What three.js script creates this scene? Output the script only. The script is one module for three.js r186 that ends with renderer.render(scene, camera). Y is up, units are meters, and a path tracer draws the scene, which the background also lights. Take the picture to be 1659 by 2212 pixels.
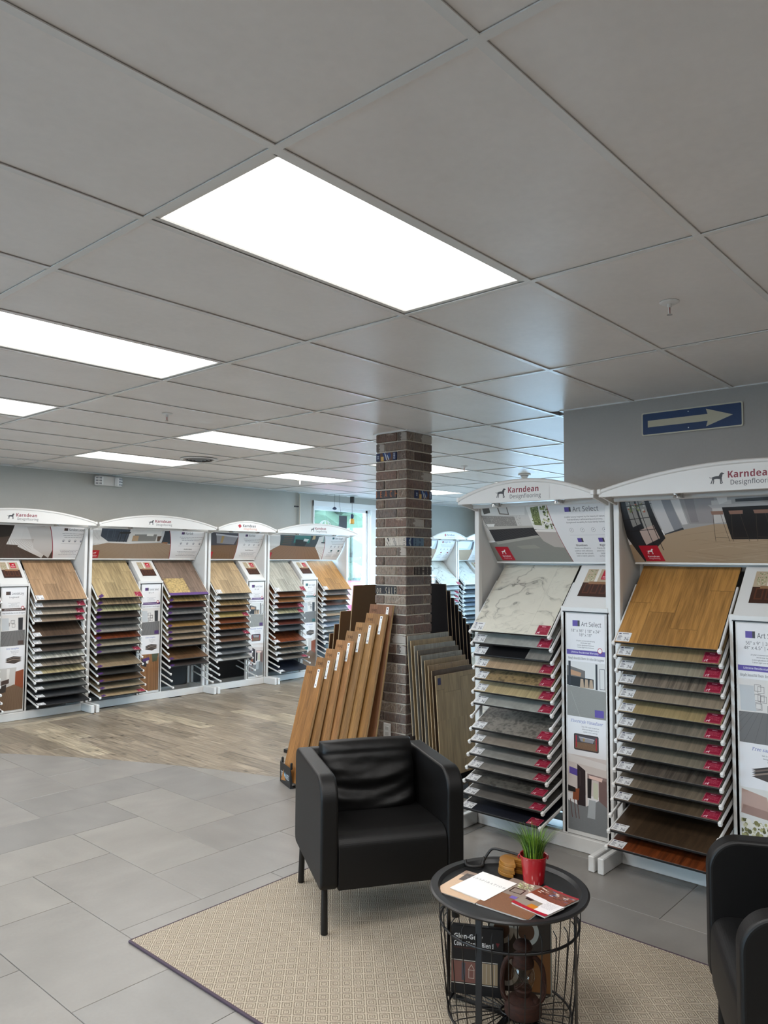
import * as THREE from 'three';
import { RectAreaLightUniformsLib } from 'three/addons/lights/RectAreaLightUniformsLib.js';
import { mergeGeometries, toCreasedNormals } from 'three/addons/utils/BufferGeometryUtils.js';
import { ImprovedNoise } from 'three/addons/math/ImprovedNoise.js';

// ---------------------------------------------------------------- camera, sky, exposure
const H = 2.768;                                   // ceiling height
const scene = new THREE.Scene();
const camera = new THREE.PerspectiveCamera(67.593, 1659 / 2212, 0.05, 200);
camera.position.set(-1.2041, 1.745, 1.439);
camera.rotation.order = 'YXZ';
camera.rotation.set(0.0615166, -0.84396584, 0.0053061);
scene.background = new THREE.Color().setRGB(0.60, 0.80, 1.0);
scene.backgroundIntensity = 14;
const renderer = new THREE.WebGLRenderer();
renderer.toneMapping = THREE.LinearToneMapping;
renderer.toneMappingExposure = 1.45;
renderer.shadowMap.enabled = true;
RectAreaLightUniformsLib.init();
const PANEL = 9;                                   // radiance of the ceiling panels

// ---------------------------------------------------------------- helpers
let seed = 12345;
const rnd = () => { seed |= 0; seed = seed + 0x6D2B79F5 | 0; let t = Math.imul(seed ^ seed >>> 15, 1 | seed); t = t + Math.imul(t ^ t >>> 7, 61 | t) ^ t; return ((t ^ t >>> 14) >>> 0) / 4294967296; };
const rr = (a, b) => a + (b - a) * rnd();
const used = new Map();
function numbered(n) { const k = used.get(n) ?? 0; used.set(n, k + 1); return k ? n + '_' + String(k).padStart(3, '0') : n; }
function thing(name, label, category, group, pos = [0, 0, 0], ry = 0) {
  const o = new THREE.Group(); o.name = numbered(name); o.position.set(...pos); o.rotation.y = ry;
  o.userData = { label, category }; if (group) o.userData.group = group;
  scene.add(o); return o;
}
function structure(name, label) { const o = new THREE.Group(); o.name = name; o.userData = { kind: 'structure', label, category: name.split('_')[0] }; scene.add(o); return o; }
function mesh(name, geo, mat, parent) {
  const m = new THREE.Mesh(geo, mat); m.name = name; m.castShadow = m.receiveShadow = true; parent.add(m); return m;
}
const bx = (w, h, d, x = 0, y = 0, z = 0) => new THREE.BoxGeometry(w, h, d).translate(x, y, z);
const span = (x0, x1, y0, y1, z0, z1) => uvBox(bx(x1 - x0, y1 - y0, z1 - z0, (x0 + x1) / 2, (y0 + y1) / 2, (z0 + z1) / 2));
// box with chamfered edges (44 triangles), flat normals
function cb(w, h, d, c, x = 0, y = 0, z = 0) {
  const P = [], a = w / 2, b = h / 2, e = d / 2, tri = [];
  const v = (i, j, k, ax) => [i * (ax === 0 ? a : a - c), j * (ax === 1 ? b : b - c), k * (ax === 2 ? e : e - c)];
  const quad = (p, q, r, s) => tri.push(p, q, r, p, r, s);
  for (const s of [-1, 1]) {
    quad(v(s, -1, s, 0), v(s, -1, -s, 0), v(s, 1, -s, 0), v(s, 1, s, 0));
    quad(v(-s, s, 1, 1), v(s, s, 1, 1), v(s, s, -1, 1), v(-s, s, -1, 1));
    quad(v(-s, -1, s, 2), v(s, -1, s, 2), v(s, 1, s, 2), v(-s, 1, s, 2));
  }
  const push = (f, out) => { // orient outward
    const [p, q, r] = f, n = [(q[1] - p[1]) * (r[2] - p[2]) - (q[2] - p[2]) * (r[1] - p[1]), (q[2] - p[2]) * (r[0] - p[0]) - (q[0] - p[0]) * (r[2] - p[2]), (q[0] - p[0]) * (r[1] - p[1]) - (q[1] - p[1]) * (r[0] - p[0])];
    if (n[0] * p[0] + n[1] * p[1] + n[2] * p[2] < 0) out.push(p, r, q); else out.push(p, q, r);
  };
  for (const i of [-1, 1]) for (const j of [-1, 1]) {
    quad(v(i, j, -1, 0), v(i, j, 1, 0), v(i, j, 1, 1), v(i, j, -1, 1));
    quad(v(i, -1, j, 0), v(i, 1, j, 0), v(i, 1, j, 2), v(i, -1, j, 2));
    quad(v(-1, i, j, 1), v(1, i, j, 1), v(1, i, j, 2), v(-1, i, j, 2));
    for (const k of [-1, 1]) tri.push(v(i, j, k, 0), v(i, j, k, 1), v(i, j, k, 2));
  }
  const out = []; for (let i = 0; i < tri.length; i += 3) push([tri[i], tri[i + 1], tri[i + 2]], out);
  for (const p of out) P.push(p[0] + x, p[1] + y, p[2] + z);
  const g = new THREE.BufferGeometry(); g.setAttribute('position', new THREE.Float32BufferAttribute(P, 3)); g.computeVertexNormals();
  return uvBox(g);
}
// box-projected uv in metres
function uvBox(g, su = 1, sv = 1, ou = 0, ov = 0) {
  if (g.index) g = g.toNonIndexed();
  const p = g.attributes.position, n = g.attributes.normal, uv = new Float32Array(p.count * 2);
  for (let i = 0; i < p.count; i++) {
    const ax = Math.abs(n.getX(i)), ay = Math.abs(n.getY(i)), az = Math.abs(n.getZ(i)); let u, v;
    if (ay >= ax && ay >= az) { u = p.getX(i); v = -p.getZ(i); } else if (ax >= az) { u = p.getZ(i); v = p.getY(i); } else { u = p.getX(i); v = p.getY(i); }
    uv[2 * i] = u * su + ou; uv[2 * i + 1] = v * sv + ov;
  }
  g.setAttribute('uv', new THREE.BufferAttribute(uv, 2)); return g;
}
function merge(list) { return mergeGeometries(list.map((g) => { if (g.index) g = g.toNonIndexed(); for (const k of Object.keys(g.attributes)) if (!['position', 'normal', 'uv'].includes(k)) g.deleteAttribute(k); return g; })); }
const V = (x, y, z) => new THREE.Vector3(x, y, z);
const tube = (pts, r, seg = 24, rad = 6, closed = false) => new THREE.TubeGeometry(new THREE.CatmullRomCurve3(pts.map((p) => V(...p)), closed, 'catmullrom', 0.5), seg, r, rad, closed);
function rod(a, b, r, rad = 6, r2 = r) { const A = V(...a), B = V(...b), L = A.distanceTo(B), g = new THREE.CylinderGeometry(r2, r, L, rad); g.applyQuaternion(new THREE.Quaternion().setFromUnitVectors(V(0, 1, 0), B.clone().sub(A).normalize())); const m = A.add(B).multiplyScalar(0.5); return g.translate(m.x, m.y, m.z); }
function bar(a, b, w, h) { const A = V(...a), B = V(...b), L = A.distanceTo(B), g = new THREE.BoxGeometry(w, h, L); const m = new THREE.Matrix4().lookAt(A, B, Math.abs(B.clone().sub(A).normalize().y) > .99 ? V(1, 0, 0) : V(0, 1, 0)); g.applyMatrix4(m); const c = A.add(B).multiplyScalar(0.5); return g.translate(c.x, c.y, c.z); }
const lathe = (pts, seg = 32) => new THREE.LatheGeometry(pts.map(([x, y]) => new THREE.Vector2(x, y)), seg);
const ring = (R, r, y, seg = 48) => new THREE.TorusGeometry(R, r, 6, seg).rotateX(Math.PI / 2).translate(0, y, 0);
function roundedRect(s, x0, y0, x1, y1, r) { const [a, b, c, d] = r; s.moveTo(x0 + a, y0); s.lineTo(x1 - b, y0); s.absarc(x1 - b, y0 + b, b, -Math.PI / 2, 0); s.lineTo(x1, y1 - c); s.absarc(x1 - c, y1 - c, c, 0, Math.PI / 2); s.lineTo(x0 + d, y1); s.absarc(x0 + d, y1 - d, d, Math.PI / 2, Math.PI); s.lineTo(x0, y0 + a); s.absarc(x0 + a, y0 + a, a, Math.PI, 1.5 * Math.PI); return s; }
const noise = new ImprovedNoise();
const fbm = (x, y, o = 4, z = 0) => { let s = 0, a = 0.5, f = 1; for (let i = 0; i < o; i++) { s += a * noise.noise(x * f, y * f, z + i * 7.3); a *= 0.5; f *= 2; } return s; };
// ---- textures
function dataTex(w, h, fn, srgb = true, rep = true) {
  const d = new Uint8Array(w * h * 4);
  for (let j = 0; j < h; j++) for (let i = 0; i < w; i++) { const c = fn(i / w, j / h, i, j), k = 4 * (j * w + i); for (let q = 0; q < 3; q++) d[k + q] = Math.max(0, Math.min(255, 255 * (Array.isArray(c) ? c[q] : c))); d[k + 3] = 255; }
  const t = new THREE.DataTexture(d, w, h); if (srgb) t.colorSpace = THREE.SRGBColorSpace; t.magFilter = THREE.LinearFilter; t.minFilter = THREE.LinearMipmapLinearFilter; t.generateMipmaps = true;
  if (rep) t.wrapS = t.wrapT = THREE.RepeatWrapping; t.needsUpdate = true; return t;
}
function canvasTex(w, h, draw) { const c = document.createElement('canvas'); c.width = w; c.height = h; const x = c.getContext('2d'); draw(x, w, h); const t = new THREE.CanvasTexture(c); t.colorSpace = THREE.SRGBColorSpace; t.anisotropy = 8; return t; }
const tileNoise = (u, v, fu, fv, z = 0) => { // periodic value from blended noise
  const n = (a, b) => fbm(a * fu, b * fv, 3, z); return (n(u, v) * (1 - u) + n(u - 1, v) * u) * (1 - v) + (n(u, v - 1) * (1 - u) + n(u - 1, v - 1) * u) * v;
};
// ---- materials
const std = (color, roughness = 0.6, extra = {}) => new THREE.MeshStandardMaterial({ color, roughness, metalness: 0, ...extra });
const M = {
  white: std('#dcdcda', 0.38), whiteMatt: std('#d9dad8', 0.7), whitePlastic: std('#e6e6e4', 0.35), black: std('#121214', 0.45), blackEdge: std('#0d0d0f', 0.6),
  navyBack: std('#0c0d16', 0.8), darkGrey: std('#3a3b3d', 0.6), kraft: std('#6a4c2b', 0.8), tanEdge: std('#b79d78', 0.7), chrome: std('#c9c9c9', 0.2, { metalness: 1 }),
  ironBlack: std('#151617', 0.42), steel: std('#4a4a48', 0.4, { metalness: 0.6 }), red: std('#b3122a', 0.5),
};
// ---------------------------------------------------------------- surface textures (matter only: grain, veins, mottling)
function woodTex(n, z, contrast, joints = true, w = 512) {   // n planks across one unit, grain along v
  const tone = Array.from({ length: n }, () => rr(-0.09, 0.07)), cut = Array.from({ length: n }, () => rr(0.15, 0.85)), tone2 = Array.from({ length: n }, () => rr(-0.08, 0.08));
  return dataTex(w, w, (u, v) => {
    const p = Math.floor(u * n), f = u * n - p, low = v < cut[p] ? tone[p] : tone2[p], o = p * 3.7 + (v < cut[p] ? 0 : 11);
    const warp = fbm(u * 5 + o, v * 1.1, 3, z) * 0.9;
    const ring = Math.sin((f * 9 + warp * 7 + o) * 2.2) * 0.5, fine = fbm(u * 130 + o, v * 5, 2, z + 3), mid = fbm(u * 28 + o, v * 2.2, 3, z + 5);
    let c = 0.87 + low * 1.15 + contrast * (0.045 * ring + 0.24 * fine + 0.26 * mid + 0.12 * warp * 0.4);
    if (joints && (f < 0.012 * n / 4 || Math.abs(v - cut[p]) < 0.003)) c -= 0.16;
    return [c, c * 0.995, c * 0.985];
  });
}
const TX = {
  wood: woodTex(4, 1.1, 1.0), woodFine: woodTex(3, 5.4, 0.7), woodRough: woodTex(4, 9.2, 1.6),
  stone: dataTex(256, 256, (u, v) => 0.88 + 0.25 * tileNoise(u, v, 6, 6, 2) + 0.14 * tileNoise(u, v, 24, 24, 4)),
  mottle: dataTex(256, 256, (u, v) => { const a = tileNoise(u, v, 9, 9, 12), b = Math.abs(tileNoise(u, v, 14, 14, 20)); return 0.72 + 0.55 * a + 0.7 * Math.max(0, 0.16 - b) * 3 + 0.2 * tileNoise(u, v, 40, 40, 9); }),
  marble: dataTex(512, 512, (u, v) => {
    const t = u > 0.72 ? 1 : 0, x = u * 1.5 + t * 5.1, y = v * 1.5 + t * 3.3, q = fbm(x * 1.3 + 4, y * 1.3, 4, 31), k = fbm(x * 0.9 + 9, y * 0.9, 2, 71);
    const a = Math.abs(fbm(x * 1.1 + q * 1.6, y * 1.9 + q * 1.4, 5, 40)), b = Math.abs(fbm(x * 2.4 + q * 2, y * 3.1 - q, 4, 55));
    const m = Math.max(0, Math.min(1, (k + 0.14) * 4)), m2 = Math.max(0, Math.min(1, (-k + 0.02) * 4));
    let d = m * (Math.max(0, 1 - a / 0.016) * 0.26 + Math.max(0, 1 - a / 0.09) * 0.13) + m2 * Math.max(0, 1 - b / 0.012) * 0.14;
    if (Math.abs(u - 0.72) < 0.002) d += 0.08;
    const c = 0.95 - d + 0.03 * fbm(u * 8, v * 8, 2, 3); return [c, c * 0.992, c * 0.962];
  }),
  floorTile: dataTex(512, 512, (u, v) => { const c = 0.88 + 0.14 * tileNoise(u, v, 3, 3, 6) + 0.07 * tileNoise(u, v, 12, 4, 8) + 0.035 * tileNoise(u, v, 60, 60, 3); return [c, c * 0.995, c * 0.985]; }),
  floorWood: dataTex(512, 1024, (u, v) => {   // weathered oak, grain along v
    const w = tileNoise(u, v, 3, 4, 61), g = tileNoise(u + 0.05 * w, v, 26, 5, 66), f = tileNoise(u, v, 70, 10, 71), k = Math.max(0, tileNoise(u, v, 7, 12, 77) - 0.16) * 1.6;
    const c = 0.82 + 0.26 * w + 0.50 * g + 0.34 * f - k; return [c, c * 0.975, c * 0.93];
  }),
  oak: dataTex(256, 512, (u, v) => { const s = Math.floor(u * 3), w = fbm(u * 4 + s * 3, v * 2.2, 3, 81); const c = 0.86 + 0.035 * Math.sin(u * 38 + w * 22) + 0.34 * fbm(u * 46, v * 5, 3, 84) + 0.2 * w + (s === 1 ? -0.05 : 0.03); return [c, c * 0.985, c * 0.96]; }, true, false),
  leather: dataTex(256, 256, (u, v) => 0.5 + 0.5 * tileNoise(u, v, 40, 40, 14) + 0.3 * tileNoise(u, v, 90, 90, 15), false),
  ceil: dataTex(256, 256, (u, v) => 0.965 + 0.05 * tileNoise(u, v, 5, 5, 91) + 0.03 * tileNoise(u, v, 40, 40, 93)),
  wall: dataTex(256, 256, (u, v) => 0.97 + 0.04 * tileNoise(u, v, 4, 4, 95) + 0.03 * tileNoise(u, v, 60, 60, 97)),
  rust: dataTex(256, 256, (u, v) => { const a = tileNoise(u, v, 8, 8, 101), b = tileNoise(u, v, 30, 30, 103); return [0.62 + 0.5 * a + 0.3 * b, 0.52 + 0.35 * a + 0.25 * b, 0.46 + 0.3 * a + 0.2 * b]; }),
};
{ // rug: loop pile woven in nested squares, each 47 mm
  const cells = 6, S = 512, lum = (u, v) => {
    const x = u * cells, y = v * cells, fx = x - Math.floor(x) - 0.5, fy = y - Math.floor(y) - 0.5, d = Math.max(Math.abs(fx), Math.abs(fy)) + 0.03 * tileNoise(u, v, 30, 30, 111);
    const line = d > 0.445 ? 0.95 : d > 0.35 ? 0.2 : d > 0.25 ? 0.9 : d > 0.16 ? 0.2 : d > 0.06 ? 0.85 : 0.35;
    const yarn = 0.5 + 0.5 * Math.sin((Math.abs(fx) > Math.abs(fy) ? y : x) * Math.PI * 2 * 11);
    return [line, yarn];
  };
  TX.rug = dataTex(S, S, (u, v) => { const [l, y] = lum(u, v), n = tileNoise(u, v, 90, 90, 120) * 0.35 + tileNoise(u, v, 8, 8, 121) * 0.1; const k = l * 0.8 + 0.2 * y + n; const a = [0.43, 0.385, 0.33], b = [0.80, 0.75, 0.67]; return a.map((q, i) => q + (b[i] - q) * Math.max(0, Math.min(1, k))); });
  TX.rugBump = dataTex(S, S, (u, v) => { const [l, y] = lum(u, v); return 0.25 + 0.45 * l + 0.3 * y * (0.6 + tileNoise(u, v, 60, 60, 122)); }, false);
}
const withMap = (color, map, roughness, extra = {}) => std(color, roughness, { map, ...extra });
const tinted = new Map();
function boardMat(hex, type) {
  const k = hex + type; if (tinted.has(k)) return tinted.get(k);
  const map = { w: TX.wood, f: TX.woodFine, r: TX.woodRough, s: TX.stone, q: TX.mottle, m: TX.marble, k: TX.stone }[type];
  const m = withMap(hex, map, type === 'm' || type === 's' ? 0.34 : 0.42); tinted.set(k, m); return m;
}
// ---------------------------------------------------------------- printed graphics
const poly = (c, col, pts, w, h, x0 = 0, y0 = 0) => { c.fillStyle = col; c.beginPath(); for (let i = 0; i < pts.length; i += 2) c.lineTo(x0 + pts[i] * w, y0 + pts[i + 1] * h); c.closePath(); c.fill(); };
function hound(c, x, y, s, col) { // standing hound emblem, s = height
  c.save(); c.translate(x, y); c.scale(s, s); c.fillStyle = col; c.strokeStyle = col; c.lineCap = 'round'; c.lineJoin = 'round';
  c.beginPath(); c.moveTo(0.22, 0.42); c.quadraticCurveTo(0.45, 0.30, 0.78, 0.33); c.quadraticCurveTo(0.86, 0.16, 0.95, 0.06); c.quadraticCurveTo(1.03, 0.0, 1.12, 0.05); c.lineTo(1.24, 0.11); c.quadraticCurveTo(1.26, 0.17, 1.18, 0.18); c.lineTo(1.10, 0.20); c.quadraticCurveTo(1.08, 0.40, 1.02, 0.50); c.quadraticCurveTo(0.98, 0.60, 0.86, 0.60); c.quadraticCurveTo(0.60, 0.54, 0.46, 0.58); c.quadraticCurveTo(0.30, 0.66, 0.22, 0.60); c.closePath(); c.fill();
  c.lineWidth = 0.075; for (const p of [[0.92, 0.55, 0.93, 0.98, 1.0, 0.98], [1.0, 0.5, 1.02, 0.75, 1.08, 0.95], [0.28, 0.55, 0.36, 0.72, 0.30, 0.97], [0.25, 0.55, 0.22, 0.70, 0.12, 0.95]]) { c.beginPath(); c.moveTo(p[0], p[1]); c.lineTo(p[2], p[3]); c.lineTo(p[4], p[5]); c.stroke(); }
  c.lineWidth = 0.04; c.beginPath(); c.moveTo(0.24, 0.45); c.quadraticCurveTo(0.1, 0.5, 0.0, 0.42); c.stroke(); c.restore();
}
function redBadge(c, x, y, w, h, skew = 0) {
  c.fillStyle = '#b5122b'; c.beginPath(); c.moveTo(x, y); c.lineTo(x + w, y); c.lineTo(x + w + skew, y + h); c.lineTo(x + skew, y + h); c.closePath(); c.fill();
  hound(c, x + w * 0.27 + skew * .4, y + h * 0.2, h * 0.34, '#f3f0ee'); c.fillStyle = '#f3f0ee'; c.textAlign = 'center'; c.font = `bold ${h * 0.15}px sans-serif`; c.fillText('Karndean', x + w / 2 + skew * .75, y + h * 0.74); c.font = `${h * 0.1}px sans-serif`; c.fillText('Designflooring', x + w / 2 + skew * .85, y + h * 0.87);
}
function floorLines(c, x, y, w, h, col, vx, vy, n) { c.save(); c.beginPath(); c.rect(x, y, w, h); c.clip(); c.strokeStyle = col; c.lineWidth = 1.6; for (let i = 0; i <= n; i++) { c.beginPath(); c.moveTo(x + vx * w, y + vy * h); c.lineTo(x - w + 3 * w * i / n, y + h * 1.02); c.stroke(); } c.restore(); }
function grit(c, x, y, w, h, n, col) { c.fillStyle = col; for (let i = 0; i < n; i++) c.fillRect(x + rnd() * w, y + rnd() * h, 1 + rnd() * 14, 1); }
function foliage(c, x, y, w, h, n, cols) { c.save(); c.beginPath(); c.rect(x, y, w, h); c.clip(); for (let i = 0; i < n; i++) { c.fillStyle = cols[i % cols.length]; c.beginPath(); c.arc(x + rnd() * w, y + rnd() * h, 2 + rnd() * w * 0.06, 0, 7); c.fill(); } c.restore(); }
const ROOM = {
  bath(c, x, y, w, h) {
    const p = (col, ...a) => poly(c, col, a, w, h, x, y); p('#cfcdc9', 0, 0, 1, 0, 1, .62, 0, .62); p('#8d8a86', 0, .18, .44, .22, .46, .42, .05, .42); for (let i = 0; i < 420; i++) { c.fillStyle = ['#a6a29c', '#77736f', '#c2beb8'][i % 3]; c.fillRect(x + w * (.02 + rnd() * .5), y + h * (.2 + rnd() * .2), 5, 4); }
    p('#e2e0dc', 0, 0, .6, 0, .58, .2, 0, .18); p('#55504a', .02, .0, .12, 0, .13, .14, .04, .16); p('#77726b', .22, 0, .36, .02, .38, .19, .25, .17); p('#d6d4d0', .24, .02, .35, .035, .365, .17, .265, .155);
    p('#b7b3ac', .04, .37, .66, .38, .68, .42, .06, .44); p('#e6e4e0', .04, .33, .16, .33, .14, .38, .06, .38); p('#1f2024', .06, .43, .68, .41, .7, .55, .09, .64); c.strokeStyle = '#77777c'; c.lineWidth = 2; for (let i = 0; i < 40; i++) { c.beginPath(); c.moveTo(x + w * (.07 + i * .0155), y + h * (.43 - i * .0005)); c.lineTo(x + w * (.095 + i * .0152), y + h * (.63 - i * .0022)); c.stroke(); }
    p('#e9e7e3', .6, .02, 1, -.02, 1, .46, .66, .44); p('#6f7b4c', .66, .08, .76, .06, .77, .38, .68, .37); foliage(c, x + w * .66, y + h * .08, w * .1, h * .28, 60, ['#59663c', '#8a935f', '#3f4a2c', '#b9bc92']); foliage(c, x + w * .78, y, w * .24, h * .44, 160, ['#5d6a3e', '#83905a', '#414d2e', '#c3c49c', '#2f3822']);
    p('#8b8a84', 0, .66, .7, .55, 1, .62, 1, 1, 0, 1); p('#a9a69e', .1, .64, .68, .54, .7, .575, .11, .69); grit(c, x, y + h * .66, w, h * .34, 500, 'rgba(200,198,190,.18)'); p('#9a978f', .35, .72, .6, .7, .66, .76, .42, .77);
    p('#efeae5', .66, .45, 1.0, .47, 1.02, .5, .67, .48); p('#b9b0aa', .67, .48, 1.02, .5, 1.02, .76, .84, .74, .73, .64);
  },
  kitchen(c, x, y, w, h) {
    w *= .86; const p = (col, ...a) => poly(c, col, a, w, h, x, y); p('#a9a8a8', 0, 0, 1.2, 0, 1.2, .5, 0, .5); p('#c5c5c6', .17, 0, .24, 0, .28, .54, .22, .56); p('#8a8d93', .23, 0, .28, 0, .33, .48, .28, .52); p('#d5d4d3', .28, 0, .33, 0, .36, .42, .33, .43); p('#9a9798', .33, 0, .52, 0, .5, .42, .37, .42); p('#8a8789', .36, .06, .41, .06, .42, .4, .38, .4); p('#c9c7c4', .5, .1, .6, .1, .6, .4, .5, .42);
    p('#3a4047', .22, .56, .33, .47, .335, .52, .23, .61); p('#b09a80', 0, .72, .33, .5, .5, .43, 1.2, .5, 1.2, 1, 0, 1); for (let i = 0; i < 60; i++) { c.strokeStyle = i % 3 ? 'rgba(120,100,80,.35)' : 'rgba(225,210,185,.35)'; c.lineWidth = 2; const yy = h * (.55 + i * .0085), q = x + w * (.3 + rnd() * .6); c.beginPath(); c.moveTo(q, y + yy); c.lineTo(q + w * .2, y + yy + (i % 2 ? h * .07 : -h * .06)); c.stroke(); }
    p('#23262b', 0, 0, .16, 0, .22, .62, .06, .98, 0, .6); p('#8b8a86', .03, .06, .08, .05, .1, .4, .05, .45); p('#9c9a95', .09, .05, .14, .04, .17, .5, .12, .56); foliage(c, x + w * .04, y + h * .03, w * .1, h * .2, 40, ['#6b7547', '#8b8f6c', '#a05a4a', '#c9c6bc']); p('#b9a49a', .08, .5, .17, .42, .19, .62, .1, .72); c.strokeStyle = '#15171a'; c.lineWidth = 5; for (const q of [.05, .1, .14]) { c.beginPath(); c.moveTo(x + w * q, y); c.lineTo(x + w * (q + .05), y + h * .8); c.stroke(); } for (const q of [.1, .3, .48]) { c.beginPath(); c.moveTo(x, y + h * (q + .04)); c.lineTo(x + w * .18, y + h * q); c.stroke(); }
    p('#b8b7b7', .48, .16, 1.2, .14, 1.2, .2, .5, .21); p('#1a1c20', .55, .2, 1.2, .19, 1.2, .66, .57, .65); p('#dcdad7', .52, 0, .58, 0, .58, .12, .54, .16); p('#303236', .62, .09, 1, .07, 1, .13, .62, .13);
    for (const [q, s] of [[.49, .9], [.58, 1], [.70, 1], [.83, 1]]) { p('#8d6c5e', q, .25, q + .07 * s, .25, q + .068 * s, .3, q + .004, .3); c.strokeStyle = '#4a3f38'; c.lineWidth = 3; for (const [a, b] of [[.012, -.005], [.055, .075]]) { c.beginPath(); c.moveTo(x + w * (q + a * s), y + h * .3); c.lineTo(x + w * (q + b * s), y + h * .68); c.stroke(); } c.beginPath(); c.moveTo(x + w * q, y + h * .62); c.lineTo(x + w * (q + .07 * s), y + h * .63); c.stroke(); }
  },
  hall(c, x, y, w, h) {
    const p = (col, ...a) => poly(c, col, a, w, h, x, y); p('#4c3f38', 0, 0, 1, 0, 1, 1, 0, 1); p('#cfcdca', 0, 0, .6, 0, .58, .1, 0, .12); p('#dad8d5', .62, 0, 1, 0, .9, .98, .72, .74, .66, .66); p('#b9b7b4', .34, 0, .44, 0, .42, .42, .33, .46); p('#26211f', .46, .02, .62, 0, .6, .36, .46, .42); p('#dddbd8', .6, 0, .68, 0, .66, .62, .56, .6); p('#c9c5c1', .7, .1, 1, 0, .96, .98, .8, .7); p('#8a6a5a', .1, .1, .3, .08, .3, .26, .12, .28); c.strokeStyle = '#211d1b'; c.lineWidth = 4; for (const q of [.1, .18, .27]) { c.beginPath(); c.moveTo(x + w * q, y + h * .2); c.lineTo(x + w * (q + .03), y + h * .42); c.stroke(); } floorLines(c, x, y + h * .44, w * .78, h * .56, 'rgba(110,90,78,.5)', .7, -.3, 40); p('#3d3531', .74, .03, .86, .03, .85, .07, .74, .06);
  },
  stairs(c, x, y, w, h) {
    const p = (col, ...a) => poly(c, col, a, w, h, x, y); p('#c9c9c9', 0, 0, 1, 0, 1, .55, 0, .62); p('#3c4653', .1, .02, .42, .02, .4, .46, .2, .46, .1, .3); c.strokeStyle = '#56616f'; c.lineWidth = 3; for (const q of [.17, .25, .33]) { c.strokeRect(x + w * q, y + h * .1, w * .06, h * .28); } p('#e4e3e1', 0, 0, .1, 0, .1, .3, .2, .47, .1, .6, 0, .5); c.strokeStyle = '#b9b8b6'; for (let i = 0; i < 7; i++) { c.beginPath(); c.moveTo(x + w * .015 * i, y); c.lineTo(x + w * .015 * i, y + h * (.25 + i * .03)); c.stroke(); }
    p('#dcdad6', .42, 0, .8, 0, .78, .44, .42, .5); p('#8a8884', .48, .22, .74, .2, .74, .42, .46, .44); p('#b99a7a', .46, .26, .53, .26, .53, .42, .46, .42); p('#e9e6e0', .62, .18, .7, .18, .7, .26, .62, .26); p('#5a4638', .75, .26, .8, .25, .79, .42, .76, .42); p('#2f3741', .83, .08, 1, .06, 1, .5, .82, .48); p('#d4b9a8', .93, .22, 1, .2, 1, .42, .94, .42); p('#8a5f40', .83, .44, .9, .44, .89, .56, .84, .56); c.strokeStyle = '#1f1f21'; c.lineWidth = 4; for (const q of [.3, .33, .38, .41]) { c.beginPath(); c.moveTo(x + w * q, y + h * .18); c.lineTo(x + w * (q - .012), y + h * .58); c.stroke(); } p('#2b2a2a', .3, .16, .43, .15, .42, .2, .31, .21); p('#d9d7d4', .18, .46, .44, .47, .44, .55, .18, .54);
    p('#9c8671', 0, .62, .2, .5, .45, .52, .8, .46, 1, .54, 1, 1, 0, 1); floorLines(c, x, y + h * .52, w, h * .48, 'rgba(120,98,80,.4)', .5, -.8, 34);
  },
  tub(c, x, y, w, h) {
    const p = (col, ...a) => poly(c, col, a, w, h, x, y); p('#46434a', 0, 0, 1, 0, 1, .6, 0, .6); p('#8e8c92', .18, .14, .86, .2, .8, .46, .26, .44); p('#c2c0c4', .16, .1, .88, .17, .86, .22, .18, .16); p('#a58a5a', .36, .18, .44, .19, .43, .42, .36, .42); p('#6a5a4c', .86, .24, .96, .24, .95, .5, .87, .5); p('#7a5d45', 0, .52, 1, .48, 1, 1, 0, 1); floorLines(c, x, y + h * .5, w, h * .5, 'rgba(50,35,25,.45)', .45, -.7, 30); grit(c, x, y + h * .55, w, h * .45, 120, 'rgba(200,170,140,.2)');
  },
  teal(c, x, y, w, h) {
    const p = (col, ...a) => poly(c, col, a, w, h, x, y); p('#3d4447', 0, 0, 1, 0, 1, .55, 0, .6); p('#dcd9d6', 0, 0, .16, 0, .2, .46, .06, .68, 0, .8); p('#2c6f68', .4, .0, .66, 0, .66, .36, .4, .36); c.strokeStyle = '#4f938a'; c.lineWidth = 4; for (let i = 0; i < 7; i++) { c.beginPath(); c.moveTo(x + w * .4, y + h * .05 * i); c.lineTo(x + w * .66, y + h * .05 * i); c.stroke(); } p('#3a4a46', .24, .02, .38, .02, .36, .42, .2, .42); c.strokeStyle = '#7d4a3c'; for (let i = 0; i < 5; i++) { c.beginPath(); c.moveTo(x + w * .23, y + h * (.12 + .07 * i)); c.lineTo(x + w * .37, y + h * (.12 + .07 * i)); c.stroke(); }
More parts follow.
